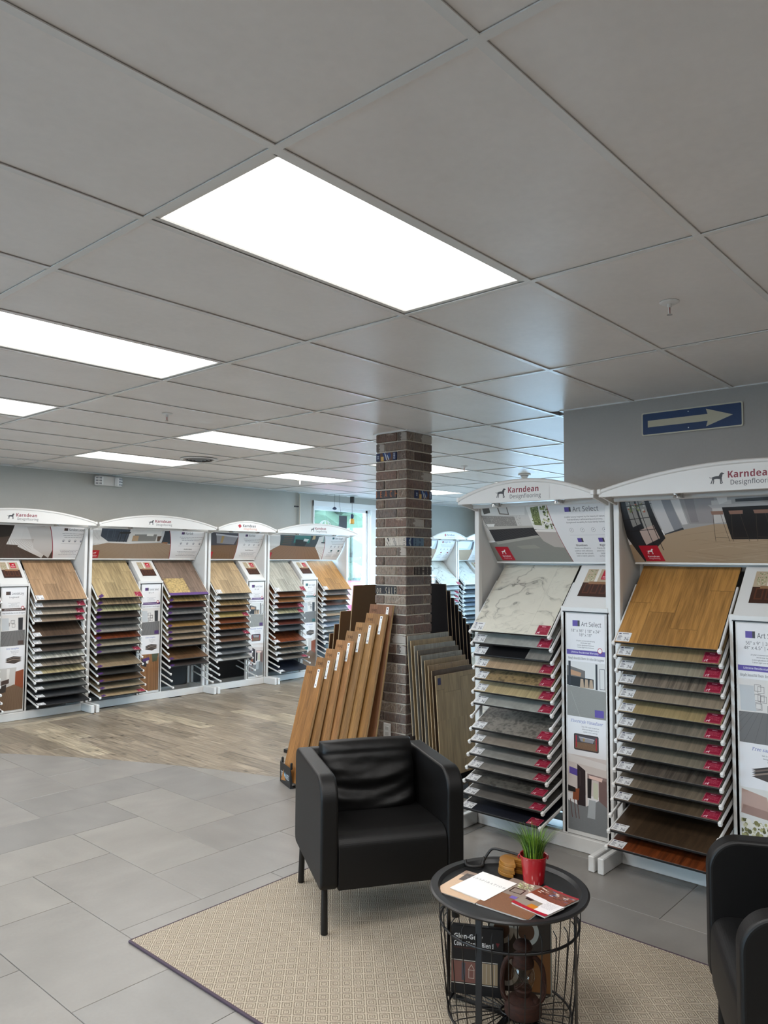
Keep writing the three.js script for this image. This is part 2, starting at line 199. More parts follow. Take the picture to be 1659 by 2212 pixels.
    p('#1d2021', .42, .22, .62, .24, .6, .48, .44, .46); p('#d9dcd8', .56, .18, .64, .2, .62, .3, .55, .28); p('#c8a878', .7, .02, .74, 0, .74, .2, .69, .22); p('#e2ddd8', .8, .1, 1, 0, 1, .98, .84, .66, .78, .52); p('#8fa9a2', .88, .04, 1, 0, .98, .28, .88, .3); p('#23272d', .86, .3, 1, .3, 1, .36, .86, .34); p('#8b6a52', 0, .8, .2, .46, .78, .5, .98, 1, 0, 1); floorLines(c, x, y + h * .48, w * .98, h * .52, 'rgba(70,48,34,.4)', .48, -.6, 36);
  },
  pale(c, x, y, w, h) { const p = (col, ...a) => poly(c, col, a, w, h, x, y); p('#cdd6da', 0, 0, 1, 0, 1, .5, 0, .5); p('#eef2f4', .05, .08, .7, .1, .6, .42, .1, .4); p('#5c6063', .78, .05, .95, .05, .95, .5, .8, .5); p('#b09a84', 0, .5, 1, .46, 1, 1, 0, 1); floorLines(c, x, y + h * .48, w, h * .52, 'rgba(80,60,45,.35)', .5, -.6, 24); },
};
function brandSquare(c, x, y, s, col) { c.fillStyle = col; c.fillRect(x, y, s * 1.05, s); c.fillStyle = '#3a3a3e'; c.fillRect(x + s * 1.05, y, s * .42, s); }
function lines(c, x, y, arr, size, col = '#4c4c52', weight = '') { c.fillStyle = col; c.textAlign = 'center'; c.font = `${weight} ${size}px sans-serif`; arr.forEach((t, i) => c.fillText(t, x, y + i * size * 1.35)); }
function smallText(c, x, y, w, n, size, col = '#8b8b92') { c.fillStyle = col; for (let i = 0; i < n; i++) { let q = x - w * (0.5 - 0.06 * (i % 3)) ; const end = x + w * (0.5 - 0.06 * (i % 3)); while (q < end) { const l = Math.min(end - q, size * (0.8 + rnd() * 2.4)); c.fillRect(q, y + i * size * 1.75, l, size * .42); q += l + size * .5; } } }
function headerTex(kind, name, brand, frac, w = 1024, h = 440, low = []) { // photograph on the left, product text on the right
  return canvasTex(w, h, (c) => {
    c.fillStyle = '#e9e9ea'; c.fillRect(0, 0, w, h); c.save(); c.beginPath(); c.moveTo(0, 0); c.lineTo(w * (frac - .045), 0); c.lineTo(w * (frac + .045), h); c.lineTo(0, h); c.closePath(); c.clip(); ROOM[kind](c, 0, 0, w * (frac + .045), h); c.restore();
    c.strokeStyle = '#8a1a2b'; c.lineWidth = 5; c.beginPath(); c.moveTo(w * (frac - .045), 0); c.lineTo(w * (frac + .045), h); c.stroke();
    if (kind !== 'hall') redBadge(c, w * .035, h * .73, h * .27, h * .24, h * .045);
    const mx = w * (frac + .035 + (1 - frac) / 2), tw = w * (1 - frac) * .78; brandSquare(c, mx - tw * .45, h * .10, h * .075, brand); c.fillStyle = '#4a4a50'; c.textAlign = 'left'; c.font = `${h * .105}px sans-serif`; c.fillText(name, mx - tw * .45 + h * .14, h * .175, tw * .8);
    if (name === 'Art Select') lines(c, mx, h * .27, ['Livable luxury inspired by the beauty of nature.', 'Extraordinary craftsmanship and artistry.', 'Exceptional durability for busy family homes.'], Math.min(h * .038, tw / 22)); else smallText(c, mx, h * .255, tw, 3, h * .03); for (let i = 0; i < 4; i++) { c.strokeStyle = '#77777d'; c.lineWidth = 2; c.beginPath(); c.arc(mx - tw * .38 + i * tw * .26, h * .47, h * .032, 0, 7); c.stroke(); c.fillStyle = '#44506a'; c.fillRect(mx - tw * .38 + i * tw * .26 - 3, h * .46, 6, 9); } c.fillStyle = '#bcbcc0'; c.fillRect(mx - tw * .45, h * .55, tw * .9, 2);
    if (low.length > 1) low.forEach((t, i) => { const q = mx - tw * .25 + i * tw * .5; brandSquare(c, q - h * .04, h * .6, h * .065, brand); c.fillStyle = '#3c3c42'; c.textAlign = 'center'; c.font = `bold ${h * .042}px sans-serif`; c.fillText(t, q, h * .73); if (name === 'Art Select') lines(c, q, h * .775, i ? ['Pieces click into', 'place for a floating', 'installation', 'on hard surfaces'] : ['Pieces are affixed to', 'subfloor with adhesive', 'Pieces can be cut and', 'laid in stylish patterns'], Math.min(h * .034, tw * .47 / 11)); else smallText(c, q, h * .77, tw * .4, 4, h * .02); });
    else { c.fillStyle = '#3c3c42'; c.textAlign = 'center'; c.font = `bold ${h * .05}px sans-serif`; c.fillText(low[0] ?? '', mx, h * .68); smallText(c, mx, h * .74, tw * .8, 4, h * .024); }
  });
}
function columnTex(name, brand, sizes, scenes, w = 300, h = 1420) {
  return canvasTex(w, h, (c) => {
    c.fillStyle = '#e4e4e6'; c.fillRect(0, 0, w, h); brandSquare(c, w * .16, h * .03, w * .13, brand); c.fillStyle = '#4a4a50'; c.font = `${w * .135}px sans-serif`; c.textAlign = 'left'; c.fillText(name, w * .39, h * .056, w * .52); c.textAlign = 'center'; c.font = `${w * .085}px sans-serif`; sizes.forEach((t, i) => c.fillText(t, w / 2, h * (.084 + i * .019)));
    lines(c, w / 2, h * .127, ['20 years commercial warranty', '30mil wear layer', '3.0mm gluedown thickness', '7.0mm rigid core thickness'], w * .036); c.fillStyle = brand; c.fillRect(0, h * .168, w, h * .022); c.fillStyle = '#eeeef2'; c.font = `${w * .055}px sans-serif`; c.fillText('Lifetime Residential Warranty', w * .47, h * .183); c.fillStyle = '#f2f0f0'; c.strokeStyle = '#a8202f'; c.lineWidth = 5; c.beginPath(); c.arc(w * .87, h * .165, w * .055, 0, 7); c.fill(); c.stroke();
    c.fillStyle = '#2a2a30'; c.font = `italic ${w * .068}px serif`; c.fillText('Simply beautiful floors  for when life happens', w / 2, h * .212, w * .94);
    const y1 = h * .222, h1 = h * .255; if (scenes === 'grey') { poly(c, '#d6d7d6', [0, 0, 1, 0, 1, .5, 0, .5], w, h1, 0, y1); poly(c, '#6a6562', [0, .08, .48, .16, .48, .3, 0, .28], w, h1, 0, y1); poly(c, '#b8906f', [.06, .15, .38, .2, .36, .27, .06, .25], w, h1, 0, y1); poly(c, '#17181b', [0, .27, .7, .3, .7, .46, .3, .46, 0, .44], w, h1, 0, y1); for (const q of [.36, .48, .6]) poly(c, '#b09a83', [q, .31, q + .07, .31, q + .09, .47, q - .02, .47], w, h1, 0, y1); poly(c, '#24252c', [.04, 0, .1, 0, .1, .45, .04, .45], w, h1, 0, y1); poly(c, '#24252c', [.75, .02, .8, .02, .8, .48, .75, .48], w, h1, 0, y1); c.strokeStyle = '#3a3a40'; c.lineWidth = 4; c.strokeRect(w * .86, y1 + h1 * .1, w * .12, h1 * .36); poly(c, '#8b8b87', [0, .45, 1, .5, 1, 1, 0, 1], w, h1, 0, y1); grit(c, 0, y1 + h1 * .5, w, h1 * .5, 260, 'rgba(205,205,200,.25)'); c.strokeStyle = '#b2b2ae'; c.lineWidth = 2; c.beginPath(); c.moveTo(w * .1, y1 + h1 * .55); c.lineTo(w * .34, y1 + h1); c.stroke(); }
    else { poly(c, '#d8d4d0', [0, 0, 1, 0, 1, .56, 0, .56], w, h1, 0, y1); c.strokeStyle = '#6f6b69'; c.lineWidth = 3; for (let i = 0; i < 9; i++) { c.strokeRect(w * (.1 + rnd() * .5), y1 + h1 * (.08 + rnd() * .32), w * .12, h1 * .1); } poly(c, '#bfc2c4', [.02, .1, .3, .1, .34, .5, .04, .5], w, h1, 0, y1); poly(c, '#2a2a2d', [.7, .1, .9, .1, .9, .5, .72, .5], w, h1, 0, y1); poly(c, '#6d6b69', [0, .52, 1, .5, 1, 1, 0, 1], w, h1, 0, y1); floorLines(c, 0, y1 + h1 * .52, w, h1 * .48, 'rgba(40,40,42,.5)', .6, -.7, 14); }
    poly(c, brand, [.72, .84, .95, .84, .95, .97, .72, .97], w, h1, 0, y1); c.fillStyle = '#4a57a0'; c.font = `italic ${w * .085}px serif`; c.fillText(scenes === 'grey' ? 'Floorstyle Visualizer' : 'Free samples', w / 2, h * .505); lines(c, w * .6, h * .524, scenes === 'grey' ? ['Scan QR code to see how', 'different designs look in', 'stylish room settings'] : ['Get a closer look at', 'designs with free', 'samples'], w * .04, '#77777e');
    if (scenes === 'grey') { c.fillStyle = '#3a3030'; c.beginPath(); c.roundRect(w * .17, h * .556, w * .64, h * .075, 14); c.fill(); ROOM.tub(c, w * .2, h * .562, w * .58, h * .063); c.fillStyle = '#a8202f'; c.fillRect(w * .215, h * .565, w * .03, h * .055); c.fillRect(w * .735, h * .565, w * .03, h * .055); }
    else { for (let i = 0; i < 5; i++) poly(c, ['#3b3532', '#6e6058', '#2a2624', '#8a7a6e', '#453c38'][i], [.22, .3 + i * .07, .55, .12 + i * .07, .9, .22 + i * .08, .6, .42 + i * .08], w, h * .1, 0, h * .55); }
    const y2 = h * .655, h2 = h * .345; const p = (col, ...a) => poly(c, col, a, w, h2, 0, y2);
    if (scenes === 'grey') { p('#cfc6c2', 0, 0, 1, 0, 1, .5, 0, .52); p('#dcd8d6', 0, 0, 1, .06, 1, .14, 0, .1); p('#8f7a78', .5, .22, 1, .24, 1, .3, .5, .29); p('#77605e', .8, .28, 1, .28, 1, .62, .8, .56); p('#1d1a1e', .5, .28, .62, .29, .6, .54, .5, .54); p('#c9cdb8', .66, .32, .78, .33, .78, .54, .66, .53); p('#2b2024', .25, .12, .46, .19, .46, .68, .25, .7); p('#3d3034', .3, .2, .34, .21, .34, .4, .3, .4); p('#ddd6d2', .47, .2, .51, .2, .51, .66, .47, .66); p('#7b7f82', 0, .62, .25, .66, .47, .66, .8, .55, 1, .62, 1, 1, 0, 1); p('#aab0b4', .55, .56, .72, .56, .7, .8, .5, .8); p('#8a4a2c', .14, .46, .3, .44, .28, .6, .12, .6); p('#1c1a1b', 0, .42, .2, .44, .2, .5, 0, .5); c.strokeStyle = '#5a2c20'; c.lineWidth = 6; for (const q of [.06, .16, .24]) { c.beginPath(); c.moveTo(w * q, y2 + h2 * .6); c.lineTo(w * (q + .05), y2 + h2 * .84); c.stroke(); } grit(c, 0, y2 + h2 * .68, w, h2 * .32, 240, 'rgba(205,208,210,.2)'); p(brand, .04, .17, .25, .19, .25, .28, .04, .26); p('#e6c9c0', .55, .24, .9, .25, .88, .3, .56, .28); }
    else if (scenes === 'wood') { p('#8a5f38', 0, 0, 1, 0, 1, 1, 0, 1); for (let i = 0; i < 70; i++) { c.strokeStyle = i % 2 ? 'rgba(60,36,16,.35)' : 'rgba(190,140,90,.35)'; c.lineWidth = 3; const q = w * rnd(); c.beginPath(); c.moveTo(q, y2); c.lineTo(q + 10 * (rnd() - .5), y2 + h2); c.stroke(); } p('#26262b', .05, .1, .4, .14, .3, .34, .05, .3); p('#e0ddd6', .3, .12, .45, .14, .42, .26, .3, .24); p('#49503c', .6, 0, .95, 0, .9, .2, .65, .22); p(brand, .1, .12, .45, .08, .5, .16, .14, .2); }
    else if (scenes === 'tree') { p('#d9d8d4', 0, 0, 1, 0, 1, .72, 0, .72); p('#b99c90', .02, .02, .5, .08, .62, .34, 0, .3); p('#9e8076', .04, .2, .56, .24, .62, .34, 0, .3); foliage(c, 0, y2 + h2 * .36, w * .75, h2 * .28, 150, ['#7d7a4e', '#a9a878', '#55552f', '#c7c4a4', '#e3e0d4']); p('#5d4a34', .3, .55, .42, .55, .4, .72, .32, .72); p('#6a3a24', 0, .72, 1, .78, 1, .84, 0, .78); p('#e0dcd6', .0, .8, 1, .86, 1, 1, 0, 1); c.strokeStyle = '#4a2c20'; c.lineWidth = 8; for (const q of [.12, .45, .7]) { c.beginPath(); c.moveTo(w * q, y2 + h2 * .8); c.lineTo(w * q, y2 + h2); c.stroke(); } }
    else { p('#c8c6c2', 0, 0, .7, 0, .62, .4, 0, .5); p('#8f4a2e', .66, .1, 1, .06, 1, .52, .64, .5); p('#77604c', 0, .5, .62, .4, 1, .52, 1, 1, 0, 1); floorLines(c, 0, y2 + h2 * .45, w, h2 * .55, 'rgba(60,42,30,.45)', .6, -.6, 22); p('#3a322e', .05, .42, .3, .38, .28, .56, .05, .58); p('#e1dfdb', .3, .02, .42, .02, .4, .3, .3, .3); p(brand, .08, .3, .4, .26, .4, .36, .08, .4); }
  });
}
function logoTex(diamond) { return canvasTex(512, 128, (c, w, h) => { c.fillStyle = '#dcdcda'; c.fillRect(0, 0, w, h); if (diamond) { poly(c, '#a8202f', [.06, .36, .14, .12, .21, .42, .13, .68], w, h); } else hound(c, 20, 26, 76, '#33363c'); c.fillStyle = diamond ? '#3a3a42' : '#7d1f33'; c.textAlign = 'left'; c.font = 'bold 62px sans-serif'; c.fillText('Karndean', 132, 66, 320); c.fillStyle = diamond ? '#c0603a' : '#3c3f46'; c.font = '44px sans-serif'; c.fillText('Designflooring', 150, 112, 330); }); }
const GR = {
  logo: [logoTex(false), logoTex(true)],
  box: canvasTex(256, 256, (c, w, h) => { ROOM.hall(c, 0, 0, w, h); poly(c, '#b9a78f', [0, 0, 1, 0, 1, .5, 0, .5], w, h); foliage(c, 20, 10, 60, 100, 60, ['#6f7a4e', '#9aa078', '#c9c8b0']); poly(c, '#e2ddd4', [.36, 0, .46, 0, .46, .5, .36, .5], w, h); poly(c, '#3a2118', [0, .5, 1, .5, 1, 1, 0, 1], w, h); for (const q of [.12, .4, .7]) { c.strokeStyle = '#5c3322'; c.lineWidth = 10; c.strokeRect(w * q, h * .55, w * .18, h * .32); } poly(c, '#8f6a4c', [.2, .46, .9, .46, .9, .55, .2, .55], w, h); redBadge(c, w * .56, h * .04, w * .3, h * .34); }),
  label: canvasTex(128, 96, (c, w, h) => { c.fillStyle = '#d9dadb'; c.fillRect(0, 0, w, h); c.fillStyle = '#3a3b5a'; c.fillRect(12, 8, 22, 12); c.fillStyle = '#66676c'; c.fillRect(46, 10, 56, 8); for (let i = 0; i < 4; i++) c.fillRect(12, 32 + i * 14, 30 + 9 * (i % 2), 6); for (let i = 0; i < 26; i++) c.fillRect(74 + rnd() * 40, 46 + rnd() * 38, 6, 5); }),
  tag: canvasTex(128, 112, (c, w, h) => { c.fillStyle = '#8a1030'; c.fillRect(0, 0, w, h); c.strokeStyle = '#d98a98'; c.lineWidth = 2; c.strokeRect(4, 4, w - 8, h - 8); smallText(c, w / 2, 14, 46, 1, 16, '#e9b9c2'); smallText(c, w / 2, 38, 92, 4, 7, '#c9707f'); hound(c, 10, 76, 28, '#f0dcdf'); }),
};
// ---------------------------------------------------------------- room shell
const XL = -4.6, XR = 11.5, ZB = -7.42, ZF = 4.2, XW = 3.52, ZW = -1.11, T = 0.16;
const wallMat = withMap('#bab9b2', TX.wall, 0.75), wallWarm = withMap('#b4b0ab', TX.wall, 0.75);
const floorMatte = std('#3c3a37', 0.9);
// walls with thickness; openings are left free
const wallBack = structure('wall_back', 'pale grey-green painted wall behind the long row of racks');
const W1 = { x0: 7.08, x1: 8.40, y0: 0.55, y1: 2.58 };
mesh('wall_panel', span(XL - T, W1.x0, 0, H + 0.2, ZB - T, ZB), wallMat, wallBack);
mesh('wall_panel', span(W1.x1, XR + T, 0, H + 0.2, ZB - T, ZB), wallMat, wallBack);
mesh('wall_panel', span(W1.x0, W1.x1, W1.y1, H + 0.2, ZB - T, ZB), wallMat, wallBack);
mesh('wall_panel', span(W1.x0, W1.x1, 0, W1.y0, ZB - T, ZB), wallMat, wallBack);
const wallRight = structure('wall_right', 'grey painted wall with the blue arrow sign');
mesh('wall_panel', span(XW, XW + T, 0, H + 0.2, ZW, ZF + T), wallWarm, wallRight);
const wallInner = structure('wall_inner', 'grey wall returning behind the arrow sign wall');
mesh('wall_panel', span(XW + T, XR + T, 0, H + 0.2, ZW, ZW + T), wallWarm, wallInner);
const wallEnd = structure('wall_end', 'far grey-green wall with a wide window');
const W2 = { z0: -6.6, z1: -1.5, y0: 0.5, y1: 2.52 };
mesh('wall_panel', span(XR, XR + T, 0, H + 0.2, ZB, W2.z0), wallMat, wallEnd);
mesh('wall_panel', span(XR, XR + T, 0, H + 0.2, W2.z1, ZW), wallMat, wallEnd);
mesh('wall_panel', span(XR, XR + T, W2.y1, H + 0.2, W2.z0, W2.z1), wallMat, wallEnd);
mesh('wall_panel', span(XR, XR + T, 0, W2.y0, W2.z0, W2.z1), wallMat, wallEnd);
const wallLeft = structure('wall_left', 'grey painted wall with shop windows at the left');
const W3 = { z0: -5.6, z1: -1.6, y0: 0.8, y1: 2.1 };
mesh('wall_panel', span(XL - T, XL, 0, H + 0.2, ZB, W3.z0), wallMat, wallLeft);
mesh('wall_panel', span(XL - T, XL, 0, H + 0.2, W3.z1, ZF), wallMat, wallLeft);
mesh('wall_panel', span(XL - T, XL, W3.y1, H + 0.2, W3.z0, W3.z1), wallMat, wallLeft);
mesh('wall_panel', span(XL - T, XL, 0, W3.y0, W3.z0, W3.z1), wallMat, wallLeft);
const wallFront = structure('wall_front', 'grey painted wall behind the viewer');
mesh('wall_panel', span(XL - T, XW, 0, H + 0.2, ZF, ZF + T), wallWarm, wallFront);
// windows
const glass = new THREE.MeshPhysicalMaterial({ color: '#eef6f8', roughness: 0.02, transmission: 1, thickness: 0, ior: 1.45 });
const casing = std('#e4e6e6', 0.45);
function windowIn(n, label, horizontal, a0, a1, y0, y1, plane, sign, mullions, cas = [0.09, 0.09]) {
  const w = structure('window_' + n, label), B = (p0, p1, q0, q1, d0, d1) => horizontal ? span(p0, p1, q0, q1, Math.min(plane + d0 * sign, plane + d1 * sign), Math.max(plane + d0 * sign, plane + d1 * sign)) : span(Math.min(plane + d0 * sign, plane + d1 * sign), Math.max(plane + d0 * sign, plane + d1 * sign), q0, q1, p0, p1);
  mesh('casing', B(a0 - cas[0], a0, y0 - 0.06, y1 + 0.09, 0, 0.025), casing, w); mesh('casing', B(a1, a1 + cas[1], y0 - 0.06, y1 + 0.09, 0, 0.025), casing, w); mesh('casing', B(a0 - cas[0], a1 + cas[1], y1, y1 + 0.085, 0.0, 0.03), casing, w); mesh('window_sill', B(a0 - 0.1, a1 + 0.1, y0 - 0.04, y0, 0, 0.08), casing, w);
  mesh('sash', merge([B(a0, a0 + 0.055, y0, y1, -0.10, -0.05), B(a1 - 0.055, a1, y0, y1, -0.10, -0.05), B(a0, a1, y1 - 0.055, y1, -0.10, -0.05), B(a0, a1, y0, y0 + 0.055, -0.10, -0.05)]), casing, w);
  mesh('jamb', merge([B(a0, a0 + 0.012, y0, y1, -0.16, 0), B(a1 - 0.012, a1, y0, y1, -0.16, 0), B(a0, a1, y1 - 0.012, y1, -0.16, 0), B(a0, a1, y0, y0 + 0.012, -0.16, 0)]), casing, w);
  for (let i = 0; i <= mullions; i++) { const p0 = a0 + (a1 - a0) * i / (mullions + 1), p1 = a0 + (a1 - a0) * (i + 1) / (mullions + 1); if (i) mesh('mullion', B(p0 - 0.022, p0 + 0.022, y0, y1, -0.105, -0.045), casing, w); mesh('pane', B(p0 + (i ? 0.02 : 0.05), p1 - 0.03, y0 + 0.05, y1 - 0.05, -0.079, -0.073), glass, w); }
  return w;
}
windowIn(1, 'white framed window behind the rack with the teal room poster', true, W1.x0, W1.x1, W1.y0, W1.y1, ZB, 1, 0, [0.02, 0.30]);
windowIn(2, 'wide window in the far wall glimpsed behind the marble rack', false, W2.z0, W2.z1, W2.y0, W2.y1, XR, -1, 3);
windowIn(3, 'row of shop windows in the left wall', false, W3.z0, W3.z1, W3.y0, W3.y1, XL, 1, 2);
// ---------------------------------------------------------------- floor: herringbone tiles inside a large arc, oak planks beyond it
const floor = structure('floor', 'grey herringbone stone tiles meeting weathered oak planks along a curve');
mesh('subfloor', span(XL - T, XR + T, -0.22, -0.006, ZB - T, ZF + T), floorMatte, floor);
const DC = [-6.4, -0.2], DR = 9.815, PW = 0.184, arcZ = (x) => { const q = DR * DR - (x - DC[0]) ** 2; return q > 0 ? DC[1] - Math.sqrt(q) : 99; };
const arcPts = []; for (let x = 0.2; x < 3.42; x += PW) arcPts.push([x, arcZ(x)]);
function prism(pts, y0, y1, cx, cz, uvf) { // convex polygon slab with a small chamfer at the top
  const n = pts.length, mx = pts.reduce((s, p) => s + p[0], 0) / n, mz = pts.reduce((s, p) => s + p[1], 0) / n, inn = pts.map(([x, z]) => { const d = Math.hypot(x - mx, z - mz), k = Math.max(0, 1 - 0.0022 / d); return [mx + (x - mx) * k, mz + (z - mz) * k]; });
  const P = [], U = []; const add = (x, y, z) => { P.push(x, y, z); const [u, v] = uvf(x, z); U.push(u, v); };
  for (let i = 1; i < n - 1; i++) for (const q of [0, i, i + 1]) add(inn[q][0], y1, inn[q][1]);
  for (let i = 0; i < n; i++) { const a = pts[i], b = pts[(i + 1) % n], c = inn[(i + 1) % n], d = inn[i]; for (const [p, y] of [[a, y1 - .0015], [b, y1 - .0015], [c, y1], [a, y1 - .0015], [c, y1], [d, y1], [a, y0], [b, y0], [b, y1 - .0015], [a, y0], [b, y1 - .0015], [a, y1 - .0015]]) add(p[0], y, p[1]); }
  const g = new THREE.BufferGeometry(); g.setAttribute('position', new THREE.Float32BufferAttribute(P, 3)); g.setAttribute('uv', new THREE.Float32BufferAttribute(U, 2)); g.computeVertexNormals(); return g;
}
const ccw = (pts) => { let s = 0; pts.forEach((p, i) => { const q = pts[(i + 1) % pts.length]; s += p[0] * q[1] - q[0] * p[1]; }); return s > 0 ? pts.slice().reverse() : pts; };
function clipHalf(pts, a, b, keepLeft) { const side = (p) => ((b[0] - a[0]) * (p[1] - a[1]) - (b[1] - a[1]) * (p[0] - a[0])) * (keepLeft ? 1 : -1), out = []; pts.forEach((p, i) => { const q = pts[(i + 1) % pts.length], sp = side(p), sq = side(q); if (sp >= 0) out.push(p); if ((sp > 0 && sq < 0) || (sp < 0 && sq > 0)) { const t = sp / (sp - sq); out.push([p[0] + (q[0] - p[0]) * t, p[1] + (q[1] - p[1]) * t]); } }); return out; }
const area = (p) => Math.abs(p.reduce((s, a, i) => { const b = p[(i + 1) % p.length]; return s + a[0] * b[1] - b[0] * a[1]; }, 0)) / 2;
{
  const grey = ['#989591', '#9b9894', '#94928f', '#9e9b96'].map((c) => withMap(c, TX.floorTile, 0.36));
  const L = 0.4572, g = 0.0012; let n = 0;
  const tile = (x0, x1, z0, z1) => {
    if (x1 < -0.9 || x0 > 3.5 || z1 < -7.4 || z0 > 1.6) return; let p = [[x0 + g, z0 + g], [x1 - g, z0 + g], [x1 - g, z1 - g], [x0 + g, z1 - g]];
    for (let i = 0; i + 1 < arcPts.length && p.length > 2; i++) p = clipHalf(p, arcPts[i], arcPts[i + 1], true);
    p = clipHalf(p, [3.40, 0], [3.40, 1], true); if (p.length < 3 || area(p) < 0.0006) return;
    const ou = rr(0, 9), ov = rr(0, 9), long = x1 - x0 > z1 - z0; mesh('floor_tile', prism(ccw(p), -0.006, 0, 0, 0, (x, z) => long ? [x * .9 + ou, z * .9 + ov] : [z * .9 + ou, x * .9 + ov]), grey[n++ % 4], floor);
  };
  // lattice anchored at the corner measured at (0.742, -2.848)
  const ax = 0.741, az = -1.934;
  for (let i = -14; i < 16; i++) for (let j = -6; j < 6; j++) { // double herringbone step
    const x = ax + L * (i + 2 * j), z = az + L * (-i + 2 * j);
    tile(x, x + L, z - 2 * L, z); tile(x + L, x + 3 * L, z - L, z);
  }
  // rest of the tiled area, behind and beside the viewer
  const rest = structure('floor_outer', 'grey stone tiles around the viewer'); mesh('tile_field', merge([span(XL, -0.9, -0.006, 0, ZB, ZF), span(-0.9, XW, -0.006, -0.0005, 1.6, ZF), span(3.40, XW, -0.006, -0.0005, -1.9, 1.6)]), grey[0], rest);
}
{
  const oak = ['#a69d90', '#ada396', '#a1988c', '#9a9185', '#aaa093', '#a0988c'].map((c) => withMap(c, TX.floorWood, 0.38)), light = withMap('#c0b7a6', TX.floorWood, 0.4);
  const g = 0.0007, PL = 1.22; let k = 0;
  for (let x = arcPts[0][0] + PW * 5; x < 7.4; x += PW, k++) {
    let z = -6.72 + [0, .4, .8, .2, .6][k % 5] * PL - PL; const zend = -1.9;
    while (z < zend) {
      const z0 = Math.max(z, x < 3.12 ? -6.72 : ZB), z1 = Math.min(z + PL, zend); z += PL; if (z1 - z0 < 0.03) continue;
      let p = [[x + g, z0 + g], [x + PW - g, z0 + g], [x + PW - g, z1 - g], [x + g, z1 - g]]; const q0 = arcZ(x), q1 = arcZ(x + PW);
      if (q1 < 90) p = clipHalf(p, [x, q0], [x + PW, q1], false); else if (q0 < 90) p = clipHalf(p, [x, q0], [3.415, -0.2], false); if (p.length < 3) continue;
      if (area(p) < 0.0006) continue; const ou = rr(0, 9), ov = rr(0, 9);
      mesh('floor_plank', prism(ccw(p), -0.006, 0, 0, 0, (xx, zz) => [xx * 1.6 + ou, zz * 0.55 + ov]), rnd() < 0.13 ? light : oak[Math.floor(rnd() * 6)], floor);
    }
  }
  for (let r = 0; r < 3; r++) for (let q = 0; q < 2; q++) { const z1 = -6.72 - r * PW, z0 = z1 - PW, x0 = 0.8 + q * 1.22 - (r % 2) * .4, ou = rr(0, 9), ov = rr(0, 9); const p = [[x0 + g, z0 + g], [Math.min(x0 + 1.22, 3.118) - g, z0 + g], [Math.min(x0 + 1.22, 3.118) - g, z1 - g], [x0 + g, z1 - g]]; if (q === 1) p[1][0] = p[2][0] = 3.118; mesh('floor_plank', prism(ccw(p), -0.006, 0, 0, 0, (xx, zz) => [zz * 1.6 + ou, xx * .55 + ov]), q ? light : oak[1], floor); }
  const far = structure('floor_far', 'oak plank floor beyond the column'); mesh('plank_field', uvBox(merge([span(7.4, XR, -0.006, 0, ZB, ZW), span(3.53, 7.4, -0.006, -0.0005, -1.9, ZW)]), 1.6, 0.55), oak[0], far);
}
// ---------------------------------------------------------------- ceiling: lay-in tiles 2 x 4 ft on a T-bar grid
const CX = 1.2192, CZ = 0.6096;
const ceiling = structure('ceiling', 'suspended ceiling of smooth white tiles on a metal grid');
const tileMat = withMap('#f4efeb', TX.ceil, 0.36), teeMat = std('#e6e6e4', 0.24), plenum = std('#8a8a88', 0.9);
const LIGHTS = [[0, -1], [0, -4], [0, -7], [0, -10], [2, -7], [2, -10], [4, -7], [4, -10], [6, -10], [6, -7], [-2, -1], [-2, -4], [-2, -7], [-2, 2], [0, 2]];
const isLight = (i, j) => LIGHTS.some(([a, b]) => a === i && b === j);
mesh('plenum', merge([span(XL - T, XW + T, H + 0.11, H + 0.2, ZB - T, ZF + T), span(XW + T, XR + T, H + 0.11, H + 0.2, ZB - T, ZW + T)]), plenum, ceiling);
{
  for (let i = -4; i < 10; i++) for (let j = -13; j < 7; j++) {
    let x0 = Math.max(i * CX, XL), x1 = Math.min((i + 1) * CX, XR), z0 = Math.max(j * CZ, ZB), z1 = Math.min((j + 1) * CZ, ZF);
    if (x0 < XW && x1 > XW && z1 > ZW + .1) x1 = XW; if (x0 >= XW && z1 > ZW) z1 = ZW;
    if (x1 - x0 < 0.05 || z1 - z0 < 0.05) continue; if (isLight(i, j)) continue;
    mesh('ceiling_tile', uvBox(cb(x1 - x0 - 0.012, 0.016, z1 - z0 - 0.012, 0.002, (x0 + x1) / 2, H + 0.0140, (z0 + z1) / 2), .8, .8, rr(0, 5), rr(0, 5)), tileMat, ceiling);
  }
  const tee = 0.012, Y0 = H, Y1 = H + 0.0035;
  for (let i = -3; i < 10; i++) { const x = i * CX; mesh('tee_bar', merge([span(x - tee, x + tee, Y0, Y1, ZB, x > XW ? ZW : ZF), span(x - .002, x + .002, Y1, Y1 + .03, ZB, x > XW ? ZW : ZF)]), teeMat, ceiling); }
  for (let j = -12; j < 7; j++) { const z = j * CZ, xe = z > ZW ? XW : XR; mesh('tee_bar', merge([span(XL, xe, Y0 + 0.0003, Y1, z - tee, z + tee), span(XL, xe, Y1, Y1 + .03, z - .002, z + .002)]), teeMat, ceiling); }
  mesh('wall_angle', merge([span(XL, XR, H - .001, H + .02, ZB, ZB + .02), span(XW - .02, XW, H - .001, H + .02, ZW, ZF), span(XW - .02, XR, H - .001, H + .02, ZW - .02, ZW)]), teeMat, ceiling);
}
const lampFace = new THREE.MeshStandardMaterial({ color: '#f2f2ee', roughness: 0.5, emissive: new THREE.Color().setRGB(1, 0.985, 0.94), emissiveIntensity: 1.25 });
